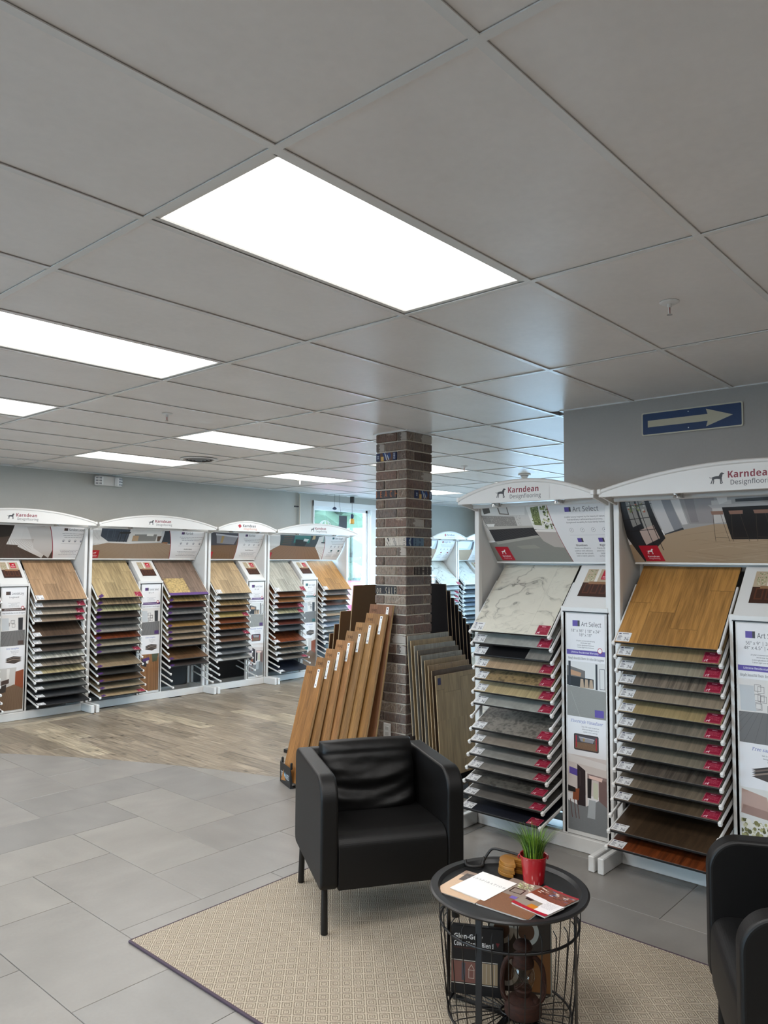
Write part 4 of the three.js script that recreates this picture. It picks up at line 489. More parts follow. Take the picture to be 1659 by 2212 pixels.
{
  // right upper corner x, y, z; width; foot x, y
  const lay = [[3.052, .885, -2.963, .202, 2.795, .035], [3.095, .955, -2.896, .195, 2.852, .084], [3.138, 1.025, -2.829, .199, 2.913, .133], [3.193, 1.095, -2.771, .197, 2.953, .182], [3.25, 1.167, -2.708, .202, 2.994, .231], [3.293, 1.236, -2.637, .21, 3.035, .28], [3.343, 1.31, -2.56, .22, 3.085, .329], [3.388, 1.38, -2.536, .246, 3.185, .378]];
  const cols = ['#a8753f', '#9c6f3f', '#ad7c4b', '#b17d4c', '#9a7143', '#a67a45', '#9d6f38', '#8a5c3c'];
  const desc = ['frontmost and lowest', 'second', 'third', 'fourth', 'fifth', 'sixth', 'seventh', 'rearmost and tallest'];
  const oakMats = cols.map((c) => withMap(c, TX.oak, .45)), edge = std('#c4a477', .7), under = std('#7a5a34', .7);
  lay.forEach(([tx, ty, tz, w, bx0, by], i) => {
    const L = Math.hypot(tx - bx0, ty - by), lean = Math.atan2(tx - bx0, ty - by);
    const o = thing('oak_plank', `${desc[i]} oak sample plank leaning in the stepped stand by the column`, 'wood sample', 'oak planks leaning in the stepped stand', [bx0, by, tz - w / 2]); o.rotation.order = 'YXZ'; o.rotation.set(-lean, -Math.PI / 2, 0);
    const g = cb(w - .002, L, .0035, .001, 0, L / 2, .0065), uv = g.attributes.uv, p = g.attributes.position; for (let q = 0; q < p.count; q++) uv.setXY(q, p.getX(q) / w + .5, p.getY(q) / L);
    mesh('oak_face', g, oakMats[i], o); mesh('core_layer', cb(w, L, .017, .001, 0, L / 2, -.0035), edge, o); mesh('rear_layer', bx(w - .006, L - .01, .003, 0, L / 2, -.0125), under, o);
    mesh('stamped_mark', plane(.068, .036, -w / 2 + .052, L - .05, .0085), markMat, o); mesh('sticker', plane(.026, .145, w / 2 - .052, L - .09, .0086), stickerMat, o);
  });
  const R0 = [2.755, -3.02], ry = -Math.PI / 2 - THREE.MathUtils.degToRad(22);
  // stepped black stand
  const st = thing('plank_stand', 'black stepped metal stand holding the oak sample planks', 'stand', undefined, [R0[0], 0, R0[1]], ry), blk = std('#232324', .5), lab = std('#ffffff', .5, { map: canvasTex(256, 80, (c, w, h) => { c.fillStyle = '#2a2b2c'; c.fillRect(0, 0, w, h); c.fillStyle = '#b9c2c9'; c.font = 'bold 60px sans-serif'; c.textAlign = 'center'; c.save(); c.scale(.62, 1.2); c.fillText('TEST', 100, 54); c.fillText('AKES', 312, 54); c.restore(); poly(c, '#8ad0f0', [.5, .05, .56, .5, .5, .95, .44, .5], w, h); }) });
  const front = mesh('front_plate', cb(.235, .155, .006, .002, -.115, .078, .0), blk, st); mesh('printed_name', plane(.22, .062, -.115, .072, .0038), lab, front);
  for (const s of [-.228, -.002]) { const sh = new THREE.Shape(); sh.moveTo(0, 0); sh.lineTo(.60, 0); sh.lineTo(.60, .36); for (let i = 7; i >= 0; i--) { sh.lineTo(.04 + .07 * i + .04, .015 + .047 * i); sh.lineTo(.04 + .07 * i - .015, .015 + .047 * i - .012); } sh.lineTo(.02, .02); sh.lineTo(0, .17); sh.closePath(); const h = new THREE.Path(); h.moveTo(.38, .05); h.lineTo(.56, .05); h.lineTo(.56, .18); h.closePath(); sh.holes.push(h); const pl = mesh('side_plate', new THREE.ExtrudeGeometry(sh, { depth: .004, bevelEnabled: false }).rotateY(Math.PI / 2).translate(s, 0, 0), blk, st); mesh('bolt', new THREE.CylinderGeometry(.007, .007, .012, 10).rotateZ(Math.PI / 2).translate(s + .002, .03, -.02), M.chrome, pl); mesh('bolt', new THREE.CylinderGeometry(.006, .006, .012, 10).rotateZ(Math.PI / 2).translate(s + .002, .3, -.57), M.chrome, pl); mesh('bumper', new THREE.CapsuleGeometry(.01, .035, 3, 8).translate(s + (s < -.1 ? .012 : -.008), .165, -.012), M.black, pl); }
  mesh('shelf_strip', merge(lay.map((_, i) => bx(.22, .004, .05, -.115, .017 + .047 * i, -(.05 + .07 * i)))), blk, st);
}
function board(name, label, group, x, y, z, ry, lean, w, h, t, face, back, edge, extra) {
  const o = thing(name, label, 'flooring sample', group, [x, y, z]); o.rotation.order = 'YXZ'; o.rotation.set(lean, ry, 0);
  mesh('face', uvBox(cb(w, h, t * .35, .0008, 0, h / 2, t * .33), 1.6, 1.6, rr(0, 3), rr(0, 3)), face, o); mesh('core', cb(w + .001, h + .001, t * .4, .0008, 0, h / 2, 0), edge, o); mesh('back', cb(w, h, t * .3, .0008, 0, h / 2, -t * .33), back, o); if (extra) extra(o, w, h, t); return o;
}
{ // grey and oak vinyl boards leaning on the column's near face
  const c = ['#a09f98', '#a8926f', '#9d9b94', '#6d6356', '#9a9890', '#a08a68', '#a58a66', '#5f4d3c', '#b09a76'], w = ['tallest pale grey', 'second, tan', 'third, pale grey', 'fourth, dark brown', 'fifth, pale grey', 'sixth, brown', 'seventh, brown oak', 'eighth, dark brown', 'frontmost pale oak'];
  c.forEach((q, i) => { const ty = 1.147 - .0349 * i, tz = -2.418 + .0345 * i, L = .76, lean = .079, bz = tz + L * Math.sin(lean), by = ty - L * Math.cos(lean);
    board('vinyl_board', `${w[i]} vinyl board leaning against the brick column's near face`, 'vinyl boards leaning on the column', 3.675, by, bz, 0, -lean, .53, L, .011, withMap(q, TX.woodFine, .45), M.blackEdge, M.tanEdge, i === 8 ? (o, W2, h, t) => mesh('blue_label', plane(.038, .052, -W2 / 2 + .04, h - .045, t * .6), std('#1c2352', .5), o) : null); });
  const s = thing('board_stand', 'black metal floor stand under the vinyl boards', 'stand', undefined, [3.675, 0, -2.2]), sh = () => { const p = new THREE.Shape(); p.moveTo(-.16, 0); p.lineTo(.32, 0); p.lineTo(.32, .12); p.lineTo(.27, .09); p.lineTo(-.13, .345); p.lineTo(-.16, .345); p.closePath(); return new THREE.ExtrudeGeometry(p, { depth: .004, bevelEnabled: false }).rotateY(-Math.PI / 2); };
  for (const x of [-.2, .2]) mesh('side_plate', sh().translate(x, 0, 0), M.black, s);
}
{ // dark backed boards standing behind the column, seen from the back
  for (let i = 0; i < 7; i++) { const ty = 1.54 - .06 * i, tx = 3.95 + .056 * i, L = 1.05, lean = .09; board('dark_board', `dark-backed flooring board, ${ORD[i] === 'top' ? 'tallest' : ORD[i]} of the row right of the column`, 'dark-backed boards behind the column', tx + L * Math.sin(lean), ty - L * Math.cos(lean), -2.71, Math.PI / 2, -lean, .53, L, .012, withMap('#6d6458', TX.wood, .5), M.navyBack, M.tanEdge); }
  const s = thing('board_stand', 'dark metal stand under the dark-backed boards behind the column', 'stand', undefined, [4.2, 0, -2.71]); mesh('base', merge([bx(.75, .03, .5, 0, .015, 0), bx(.03, .5, .5, -.3, .25, 0)]), M.black, s); mesh('step', merge(Array.from({ length: 7 }, (_, i) => bx(.05, Math.max(.02, .49 - .06 * i - .03), .4, -.158 + .056 * i, Math.max(.02, .49 - .06 * i - .03) / 2 + .03, 0))), M.black, s);
  const d = [[3.62, 1.515, -3.20], [3.62, 1.283, -3.357], [3.62, 1.165, -3.43], [3.62, 1.08, -3.49]], n = ['tallest', 'second tallest', 'third', 'lowest'];
  d.forEach(([x, y, z], i) => { const L = 1.0, lean = .1; board('kraft_backed_board', `${n[i]} brown-backed board standing behind the oak planks`, 'brown-backed boards behind the oak planks', x + .265, y - L * Math.cos(lean), z - L * Math.sin(lean), Math.PI, -lean, .53, L, .012, withMap('#8d7a62', TX.wood, .5), i > 1 ? std('#5a3a1e', .8) : M.kraft, M.tanEdge); });
  const s2 = thing('board_stand', 'dark metal stand under the brown-backed boards', 'stand', undefined, [3.7, 0, -3.5]); mesh('base', bx(.6, .03, .75, .05, .015, -.02), M.black, s2); mesh('step', merge(d.map(([x, y, z]) => { const h = y - 1.0; return bx(.4, h - .03, .05, x - 3.7 + .265, h / 2 + .015, z + 3.5 - .105); })), M.black, s2);
}
// ---------------------------------------------------------------- rug
{
  const x0 = .72, x1 = 2.265, z0 = -1.80, z1 = 1.35, r = thing('area_rug', 'beige loop pile rug woven in nested squares under the armchairs', 'rug', undefined, [(x0 + x1) / 2, 0, (z0 + z1) / 2]), g = cb(x1 - x0, .010, z1 - z0, .002, 0, .006, 0), p = g.attributes.position, uv = g.attributes.uv, k = Math.SQRT1_2 / (.047 * 6);
  for (let i = 0; i < p.count; i++) uv.setXY(i, (p.getX(i) + p.getZ(i)) * k, (p.getX(i) - p.getZ(i)) * k);
  mesh('pile', g, std('#ffffff', .95, { map: TX.rug, bumpMap: TX.rugBump, bumpScale: .004 }), r);
  const bm = std('#4a3c48', .8), hx = (x1 - x0) / 2, hz = (z1 - z0) / 2; for (const s of [-1, 1]) { mesh('binding', cb(.013, .012, z1 - z0 + .01, .003, s * (hx + .003), .0062, 0), bm, r); mesh('binding', cb(x1 - x0, .012, .010, .003, 0, .0062, s * (hz + .002)), bm, r); }
}
// ---------------------------------------------------------------- armchairs
const leather = new THREE.MeshPhysicalMaterial({ color: '#050506', roughness: .5, bumpMap: TX.leather, bumpScale: .0005, clearcoat: 0, specularIntensity: .8 }), fabricBlack = std('#0b0b0d', .85), legMat = std('#0c0c0d', .4);
function armchair(label, x, z, ry, mat) {
  const o = thing('armchair', label, 'armchair', 'black armchairs round the side table', [x, .0132, z], ry), w = .71, hd = .345, yb = .205, yt = .712, at = .085;
  const prof = (i, s = new THREE.Shape()) => roundedRect(s, -hd + i, yb + i, hd - i, yt - i, [.03, .02, .10, .05]);
  for (const s of [-1, 1]) {
    const g = new THREE.ExtrudeGeometry(prof(.014), { depth: at - .028, bevelEnabled: true, bevelSize: .014, bevelThickness: .014, bevelSegments: 4, curveSegments: 10 });
    g.rotateY(-Math.PI / 2).translate(s > 0 ? w / 2 - .014 : -w / 2 + at - .014, 0, 0);                 // profile x -> z
    const a = mesh('arm', uvBox(g, 6, 6), mat, o);
    const pts = prof(.012).getSpacedPoints(90).filter((p) => p.y > .30); for (const e of [0, 1]) { const px = s > 0 ? w / 2 - (e ? .004 : at - .004) : -w / 2 + (e ? .004 : at - .004); const cut = pts.slice().sort((p, q) => Math.atan2(p.y - .45, p.x) - Math.atan2(q.y - .45, q.x)); const arc = pts.filter((p) => p.y > .33); arc.sort((p, q) => Math.atan2(p.y - .33, p.x) - Math.atan2(q.y - .33, q.x)); mesh('piping', tube(arc.map((p) => [px, p.y, p.x]), .0026, 80, 5), mat, a); }
  }
  const inner = w - 2 * at;
  const bs = roundedRect(new THREE.Shape(), -hd + .012, yb + .012, -hd + .10, yt - .012, [.03, .01, .035, .035]); mesh('backrest', uvBox(new THREE.ExtrudeGeometry(bs, { depth: inner + .02, bevelEnabled: true, bevelSize: .01, bevelThickness: .004, bevelSegments: 3, curveSegments: 8 }).rotateY(-Math.PI / 2).translate(inner / 2 + .01, 0, 0), 6, 6), mat, o);
  const ss = new THREE.Shape(); ss.moveTo(-hd + .09, yb + .004); ss.lineTo(hd - .012, yb + .004); ss.quadraticCurveTo(hd - .002, yb + .10, hd - .010, .385); ss.quadraticCurveTo(hd - .014, .432, hd - .075, .437); ss.quadraticCurveTo(0, .432, -hd + .09, .405); ss.closePath(); mesh('seat', uvBox(new THREE.ExtrudeGeometry(ss, { depth: inner - .012, bevelEnabled: true, bevelSize: .006, bevelThickness: .006, bevelSegments: 2, curveSegments: 12 }).rotateY(-Math.PI / 2).translate(inner / 2 - .006, 0, 0), 6, 6), mat, o);
  // loose back cushion with sagging folds
  const N = 56, Mv = 44, P = [], I = [], cw = inner * .485, chh = .195; const sgn = (q, e) => Math.sign(q) * Math.pow(Math.abs(q), e);
  for (let side = 0; side < 2; side++) for (let j = 0; j <= Mv; j++) for (let i = 0; i <= N; i++) {
    const u = i / N * 2 - 1, v = j / Mv * 2 - 1, e = Math.pow(Math.max(0, (1 - Math.pow(Math.abs(u), 5)) * (1 - Math.pow(Math.abs(v), 5))), .42); let th = .078 * e;
    if (side === 0) { const sag = v + .30 * (1 - u * u) - .1; th += e * (.009 * Math.sin(sag * 8 + 1.0 * u) * Math.max(.2, Math.min(1, (.55 - v) * 3)) + .0045 * Math.sin(sag * 15 - u * 2.2) * Math.max(.1, Math.min(1, (.3 - v) * 3)) + .004 * fbm(u * 3, v * 6, 3, 9) - .006 * Math.exp(-(((v - .62) / .06) ** 2)) * (1 - .3 * u)); }
    P.push(u * cw * (1 - .03 * v * v), (v * chh) * (1 - .03 * u * u), side === 0 ? th : -th * .8);
  }
  for (let side = 0; side < 2; side++) for (let j = 0; j < Mv; j++) for (let i = 0; i < N; i++) { const a = side * (N + 1) * (Mv + 1) + j * (N + 1) + i, b = a + 1, c = a + N + 1, d = c + 1; side ? I.push(a, c, b, b, c, d) : I.push(a, b, c, b, d, c); }
  const cg = new THREE.BufferGeometry(); cg.setAttribute('position', new THREE.Float32BufferAttribute(P, 3)); cg.setIndex(I); cg.computeVertexNormals(); cg.setAttribute('uv', new THREE.Float32BufferAttribute(new Float32Array(P.length / 3 * 2).map((_, i) => P[Math.floor(i / 2) * 3 + i % 2] * 6), 2)); cg.rotateX(-.2).translate(0, .575, -hd + .185);
  const cu = mesh('back_cushion', cg, mat, o); mesh('cushion_seam', tube([[-cw * .93, .748, -.205], [-cw * .4, .752, -.178], [0, .753, -.172], [cw * .4, .752, -.178], [cw * .93, .748, -.205]], .0022, 30, 5), mat, cu);
  for (const [lx, lz] of [[-.325, .295], [.325, .295], [-.325, -.27], [.325, -.27]]) mesh('leg', rod([lx, yb + .01, lz], [lx * 1.0, 0, lz + (lz < 0 ? -.03 : .005)], .015, 10, .017), legMat, o);
  return o;
}
armchair('black leather armchair with wrinkled back cushion beside the brick column', 1.781, -1.268, THREE.MathUtils.degToRad(-32), leather);
armchair('black armchair at the right edge, turned towards the side table', 1.66, .847, THREE.MathUtils.degToRad(206.4), leather);
// ---------------------------------------------------------------- side table with wire basket
const TC = [1.378, -.205], TY = .487;
{
  const t = thing('side_table', 'round black tray table with an open wire basket base', 'side table', undefined, [TC[0], .0115, TC[1]], 0), y = TY - .0115, blk = std('#131416', .36), wire = std('#0f0f11', .4);
  mesh('tray_top', toCreasedNormals(lathe([[0, y - .012], [.25, y - .012], [.262, y - .009], [.272, y + .004], [.295, y + .006], [.302, y + .002], [.300, y - .004], [.270, y - .006], [.258, y - .018], [0, y - .018]].reverse(), 72), .5), blk, t);
  const ra = .262, rb = .232; mesh('upper_ring', ring(ra, .0052, .358), wire, t); mesh('lower_ring', ring(rb, .0048, .022), wire, t); mesh('hub_ring', ring(.032, .004, .022, 24), wire, t);
  const n = 28; for (let i = 0; i < n; i++) { const a = (i + .5) / n * Math.PI * 2, c = Math.cos(a), s = Math.sin(a); mesh('basket_wire', tube([[c * (ra - .012), .418, s * (ra - .012)], [c * (ra + .004), .405, s * (ra + .004)], [c * (ra + .003), .358, s * (ra + .003)], [c * (rb + .02), .2, s * (rb + .02)], [c * rb, .026, s * rb], [c * (rb - .03), .021, s * (rb - .03)], [c * .034, .021, s * .034]], .0021, 26, 5), wire, t); }
  const vd = Math.atan2(1.64, -2.58); for (let k = 0; k < 4; k++) { const a = vd + THREE.MathUtils.degToRad(24 + 90 * k), c = Math.cos(a), s = Math.sin(a); const q = mesh('leg_strap', merge([bx(.004, y - .016, .024, .262, (y - .016) / 2, 0), bx(.25, .004, .024, .137, .004, 0), bx(.05, .004, .024, .24, y - .017, 0)]), blk, t); q.rotation.y = -a; }
  mesh('base_disc', new THREE.CylinderGeometry(.03, .03, .006, 20).translate(0, .006, 0), blk, t);
}
// things on the tray
const onTray = TY - .012 + .0005;
const flat = (name, label, cat, group, cx, cz, ry, w, d, th, tex, y, roll = 0) => { // w along local x (page width), d along local z; page top points away from the viewer (+X in the world when ry = -90 deg)
  const o = thing(name, label, cat, group, [cx, y, cz], ry); mesh('pages', bx(w - .003, th, d - .002, 0, th / 2, 0), std('#d9d6d0', .7), o); const g = new THREE.PlaneGeometry(w, d, 12, 1).rotateX(-Math.PI / 2), p = g.attributes.position; for (let i = 0; i < p.count; i++) p.setY(i, th + .0006 + roll * (p.getX(i) / w * 2) ** 2); g.computeVertexNormals(); mesh('cover', g, std('#ffffff', .3, { map: tex }), o); return o;
};
{
  const N90 = -Math.PI / 2;
  flat('brochure', 'beige brochure with a dark kitchen photo, lowest on the tray table', 'brochure', undefined, 1.308, -.335, N90 + .06, .185, .236, .003, canvasTex(256, 332, (c, w, h) => { c.fillStyle = '#c9a98a'; c.fillRect(0, 0, w, h); poly(c, '#8d7666', [0, 0, 1, 0, 1, .12, 0, .2], w, h); poly(c, '#3a2e2a', [.1, .1, 1, .04, 1, .36, .12, .4], w, h); for (let i = 0; i < 26; i++) { c.fillStyle = ['#5a4a42', '#1f1a18', '#d9c9b8'][i % 3]; c.fillRect(w * (.14 + rnd() * .8), h * (.1 + rnd() * .24), 14, 18); } grit(c, 0, h * .42, w, h * .58, 500, 'rgba(150,115,85,.3)'); }), onTray);
  flat('booklet', 'white booklet with a grey title across its cover', 'booklet', undefined, 1.335, -.292, N90 - .04, .165, .213, .004, canvasTex(256, 332, (c, w, h) => { c.fillStyle = '#edecea'; c.fillRect(0, 0, w, h); c.fillStyle = '#77787a'; c.textAlign = 'center'; c.font = '30px serif'; c.fillText('I N S P I R A T I O N', w / 2, h * .36, w * .92); }), onTray + .0042);
  flat('brochure', 'brown wood floor brochure with a red badge on the tray table', 'brochure', undefined, 1.342, -.133, N90 + .06, .215, .285, .005, canvasTex(384, 512, (c, w, h) => { c.fillStyle = '#7a5238'; c.fillRect(0, 0, w, h); grit(c, 0, h * .45, w, h * .55, 700, 'rgba(190,140,100,.35)'); floorLines(c, 0, h * .45, w, h * .55, 'rgba(150,105,75,.5)', -.4, -.6, 9); poly(c, '#8a7c72', [0, 0, 1, 0, 1, .5, 0, .5], w, h); foliage(c, w * .2, h * .04, w * .32, h * .2, 90, ['#8a935f', '#c9cba0', '#e8ead8', '#6a7448']); poly(c, '#e9e4de', [.6, 0, .7, 0, .7, .2, .6, .22], w, h); c.strokeStyle = '#2c1a16'; c.lineWidth = 9; c.strokeRect(w * .22, h * .26, w * .22, h * .14); c.strokeRect(w * .55, h * .26, w * .3, h * .18); poly(c, '#b89a86', [.5, .24, .9, .22, .95, .3, .52, .32], w, h); poly(c, '#d9c9bc', [.58, .33, .82, .33, .82, .41, .58, .41], w, h); redBadge(c, w * .66, h * .02, w * .3, h * .17); poly(c, '#6a5aa8', [.34, .5, .46, .5, .46, .58, .34, .58], w, h); c.fillStyle = '#efe6de'; c.textAlign = 'left'; c.font = 'bold 34px sans-serif'; c.fillText('Art Select', w * .5, h * .57); c.font = 'italic 20px serif'; c.fillText('Crafted', w * .46, h * .62); }), onTray + .0004, .002);
  const fl = (d) => canvasTex(256, 256, (c, w, h) => { if (d) { c.fillStyle = '#7a4030'; c.fillRect(0, 0, w, h); for (let i = 0; i < 50; i++) { c.fillStyle = ['#a89484', '#3a2620', '#d9cfc4', '#5a3a30', '#4a5480'][i % 5]; c.fillRect(rnd() * w, h * (.12 + rnd() * .5), 24, 14); } c.fillStyle = '#a3122a'; c.fillRect(0, 0, w, h * .1); floorLines(c, 0, h * .5, w, h * .5, 'rgba(190,110,70,.6)', .4, -.4, 12); } else { c.fillStyle = '#e3dfe0'; c.fillRect(0, 0, w, h); poly(c, '#8d8478', [0, .3, .55, .3, .55, .86, 0, .86], w, h); poly(c, '#1a1a1e', [.08, .32, .3, .32, .26, .46, .1, .46], w, h); poly(c, '#c07a28', [.36, .58, .58, .58, .58, .84, .36, .84], w, h); poly(c, '#a3122a', [0, .84, 1, .84, 1, 1, 0, 1], w, h); smallText(c, w * .74, h * .14, w * .36, 9, 7, '#8a8890'); } });
  flat('leaflet', 'small folded leaflet with a red stripe and orange square', 'leaflet', undefined, 1.325, -.048, N90 - .14, .155, .115, .004, fl(0), onTray + .0064, .003);
  flat('leaflet', 'small leaflet with a red-brown room photo at the tray edge', 'leaflet', undefined, 1.428, -.038, N90 - .14, .155, .10, .004, fl(1), onTray + .0064, .003);
  // coasters: four round wooden discs with a flat notch
  const cm = withMap('#a8752f', TX.oak, .4), cgeo = (() => { const s = new THREE.Shape(); for (let i = 0; i <= 40; i++) { const a = .15 + i / 40 * 5.1; s.lineTo(.056 * Math.cos(a), .056 * Math.sin(a)); } s.closePath(); return new THREE.ExtrudeGeometry(s, { depth: .0105, bevelEnabled: true, bevelSize: .0015, bevelThickness: .0015, bevelSegments: 2 }).rotateX(-Math.PI / 2).translate(0, .0015, 0); })();
  for (let i = 0; i < 4; i++) { const c = thing('coaster', ['lowest', 'second', 'third', 'topmost'][i] + ' round wooden coaster in the small stack by the red bucket', 'coaster', 'stack of wooden coasters', [1.535 + .002 * (i % 2), onTray + i * .0137, -.288 + .002 * i], -1.5 + .05 * (i % 2)); mesh('disc', cgeo, cm, c); }
  // iron hook lying against the coasters
  const h = thing('iron_hook', 'old black iron hook lying beside the wooden coasters', 'hook', undefined, [0, 0, 0]), im = std('#1a1817', .6); mesh('hook', tube([[1.452, onTray + .030, -.462], [1.448, onTray + .012, -.452], [1.462, onTray + .008, -.425], [1.492, onTray + .008, -.408], [1.515, onTray + .010, -.418], [1.532, onTray + .014, -.425]], .0062, 40, 7), im, h); mesh('shank', tube([[1.532, onTray + .012, -.425], [1.545, onTray + .038, -.415], [1.555, onTray + .062, -.395], [1.56, onTray + .0655, -.35], [1.562, onTray + .066, -.29], [1.56, onTray + .066, -.225]], .0055, 40, 7), im, h); mesh('eye_ring', new THREE.TorusGeometry(.011, .004, 7, 16).rotateY(.6).translate(1.532, onTray + .015, -.425), im, h);
  // red enamel bucket with grass
  const b = thing('red_bucket', 'small red speckled enamel bucket holding artificial grass', 'bucket', undefined, [1.513, onTray, -.176]), enamel = new THREE.MeshPhysicalMaterial({ color: '#ffffff', roughness: .3, clearcoat: .6, clearcoatRoughness: .2, map: canvasTex(256, 128, (c, w, hh) => { c.fillStyle = '#a80f1e'; c.fillRect(0, 0, w, hh); for (let i = 0; i < 90; i++) { c.fillStyle = 'rgba(240,215,210,.85)'; c.beginPath(); c.arc(rnd() * w, rnd() * hh, .9 + rnd() * 1.5, 0, 7); c.fill(); } }) });
  mesh('pail', lathe([[0, 0], [.038, 0], [.040, .003], [.051, .098], [.0555, .105], [.0545, .108], [.050, .104], [.0385, .006], [0, .006]], 40), enamel, b); for (const s of [-1, 1]) mesh('ear', new THREE.TorusGeometry(.007, .0022, 6, 12).rotateY(s * .3).translate(s * .034, .098, s * .044), enamel, b); mesh('soil', new THREE.CylinderGeometry(.045, .045, .01, 24).translate(0, .085, 0), std('#1d2413', .9), b);
  const gr = thing('artificial_grass', 'tuft of bright green artificial grass in the red bucket', 'plant', undefined, [1.513, onTray + .088, -.176]), gm = [std('#3f6a14', .6), std('#5f8a1e', .6), std('#2b4d14', .65), std('#7d9c34', .6)];
  for (let k = 0; k < 4; k++) { const P = [], I = []; for (let i = 0; i < 75; i++) { const a = rnd() * 6.283, r = Math.sqrt(rnd()) * .038, out = .15 + rnd() * .55 + (i % 24 === 0 ? .7 : 0), L = .075 + rnd() * .06, w = .0022, tx = -Math.sin(a), tz = Math.cos(a), n0 = P.length / 3; for (let s = 0; s <= 4; s++) { const t = s / 4, rad = r + out * L * t * t * .75, yy = L * t * (1 - .12 * out * t), ww = w * (1 - t) + .0002; P.push(Math.cos(a) * rad + tx * ww, yy, Math.sin(a) * rad + tz * ww, Math.cos(a) * rad - tx * ww, yy, Math.sin(a) * rad - tz * ww); if (s) { const q = n0 + 2 * s; I.push(q - 2, q, q - 1, q - 1, q, q + 1); } } } const g = new THREE.BufferGeometry(); g.setAttribute('position', new THREE.Float32BufferAttribute(P, 3)); g.setIndex(I); g.computeVertexNormals(); mesh('blades', g, gm[k], gr); }
}
{ // things in the basket
  const y = .0415;
  const bxo = thing('mortar_sample_box', 'black mortar sample box with white title and house photos in the basket', 'box', undefined, [1.374, y, -.350], -1.064), bt = canvasTex(512, 600, (c, w, h) => { c.fillStyle = '#131315'; c.fillRect(0, 0, w, h); c.fillStyle = '#e2e0dc'; c.font = 'bold 60px sans-serif'; c.textAlign = 'left'; c.fillText('Glen-Gery', 20, 110); c.fillText('Color Mortar Blend', 20, 176, 400); poly(c, '#6a1a22', [.86, .2, .94, .2, .9, .27], w, h); poly(c, '#3a1f1c', [.04, .31, .5, .31, .5, .33, .04, .33], w, h); c.fillStyle = '#c9c2b4'; c.fillRect(0, h * .5, w * .9, 7); c.fillRect(0, h * .84, w * .9, 7); poly(c, '#7a5046', [0, .52, .55, .52, .55, .83, 0, .83], w, h); poly(c, '#9a8468', [.57, .52, .9, .52, .9, .83, .57, .83], w, h); poly(c, '#4a4a52', [.2, .54, .27, .54, .27, .8, .2, .8], w, h); c.strokeStyle = '#c4b6a6'; c.lineWidth = 5; c.strokeRect(w * .34, h * .64, w * .1, h * .12); c.beginPath(); c.moveTo(w * .33, h * .64); c.lineTo(w * .39, h * .56); c.lineTo(w * .45, h * .64); c.stroke(); for (const q of [.6, .68, .76, .84]) { c.beginPath(); c.moveTo(w * q, h * .53); c.lineTo(w * q, h * .82); c.stroke(); } });
  mesh('case', cb(.205, .25, .03, .003, 0, .125, 0), M.black, bxo); mesh('printed_front', plane(.201, .246, 0, .125, .0155), std('#ffffff', .45, { map: bt }), bxo); bxo.rotation.order = 'YXZ'; bxo.rotation.x = -.10;
  const pb = thing('patterned_sample_board', 'tall brown sample board with white circles standing in the basket', 'sample board', undefined, [1.500, y, -.235], -1.064), pt = canvasTex(384, 512, (c, w, h) => { c.fillStyle = '#3a2f27'; c.fillRect(0, 0, w, h); for (const [x, yy] of [[.25, .0], [.22, .36], [.62, .36], [.3, .8]]) { c.fillStyle = '#c4bcae'; c.beginPath(); c.arc(w * x, h * yy, w * .2, 0, 7); c.fill(); c.fillStyle = '#5a3a24'; c.beginPath(); c.arc(w * x, h * yy, w * .13, 0, 7); c.fill(); } c.fillStyle = '#16161a'; poly(c, '#121318', [.5, .2, .74, .02, .98, .2], w, h); poly(c, '#a89c8a', [.66, .2, .74, .12, .84, .2], w, h); c.strokeStyle = '#15120f'; c.lineWidth = 6; c.strokeRect(0, 0, w * .48, h * .22); c.strokeRect(w * .48, h * .22, w * .52, h * .34); poly(c, '#7a4c26', [.5, .6, 1, .56, 1, .98, .7, .98], w, h); });
  mesh('panel', cb(.25, .36, .016, .002, 0, .18, 0), std('#8a8d84', .5), pb); mesh('printed_face', plane(.244, .355, -.002, .18, .0085), std('#ffffff', .5, { map: pt }), pb); pb.rotation.order = 'YXZ'; pb.rotation.x = -.06;
  // rusty hurricane lantern
  const l = thing('hurricane_lantern', 'rusty hurricane lantern with glass globe in the wire basket', 'lantern', undefined, [1.395, y - .0065, -.155], -.98), rm = withMap('#5a3826', TX.rust, .8), gm = new THREE.MeshPhysicalMaterial({ color: '#e8e6e0', roughness: .08, transmission: 1, thickness: 0, ior: 1.45 });
  mesh('fuel_tank', lathe([[0, 0], [.066, 0], [.070, .006], [.070, .030], [.066, .036], [.068, .040], [.060, .052], [.032, .062], [.024, .068], [0, .068]], 36), rm, l); mesh('burner', lathe([[.024, .066], [.028, .075], [.030, .085], [.034, .088], [.034, .094], [.022, .098], [.012, .105], [0, .106]], 28), rm, l);
  mesh('glass_globe', lathe([[.030, .096], [.040, .112], [.046, .135], [.043, .158], [.034, .176]], 36), gm, l); mesh('chimney', lathe([[.036, .174], [.042, .178], [.042, .190], [.036, .200], [.036, .214], [.024, .220], [.024, .232], [.036, .240], [.037, .246], [.028, .262], [.010, .268], [0, .268]], 32), rm, l);
  for (const s of [-1, 1]) { mesh('side_tube', tube([[s * .060, .045, 0], [s * .074, .065, 0], [s * .078, .12, 0], [s * .070, .175, 0], [s * .048, .205, 0], [s * .034, .206, 0]], .0095, 40, 8), rm, l); mesh('wire_guard', tube([[s * .03, .10, .03], [0, .135, .047], [-s * .03, .17, .028]], .0013, 16, 5), rm, l); }
  mesh('bail_handle', tube([[-.076, .14, .0], [-.082, .10, .035], [-.04, .07, .075], [.04, .07, .075], [.082, .10, .035], [.076, .14, 0]], .0017, 40, 5), rm, l); mesh('filler_cap', new THREE.CylinderGeometry(.010, .011, .012, 14).translate(.045, .06, .02), rm, l);
}
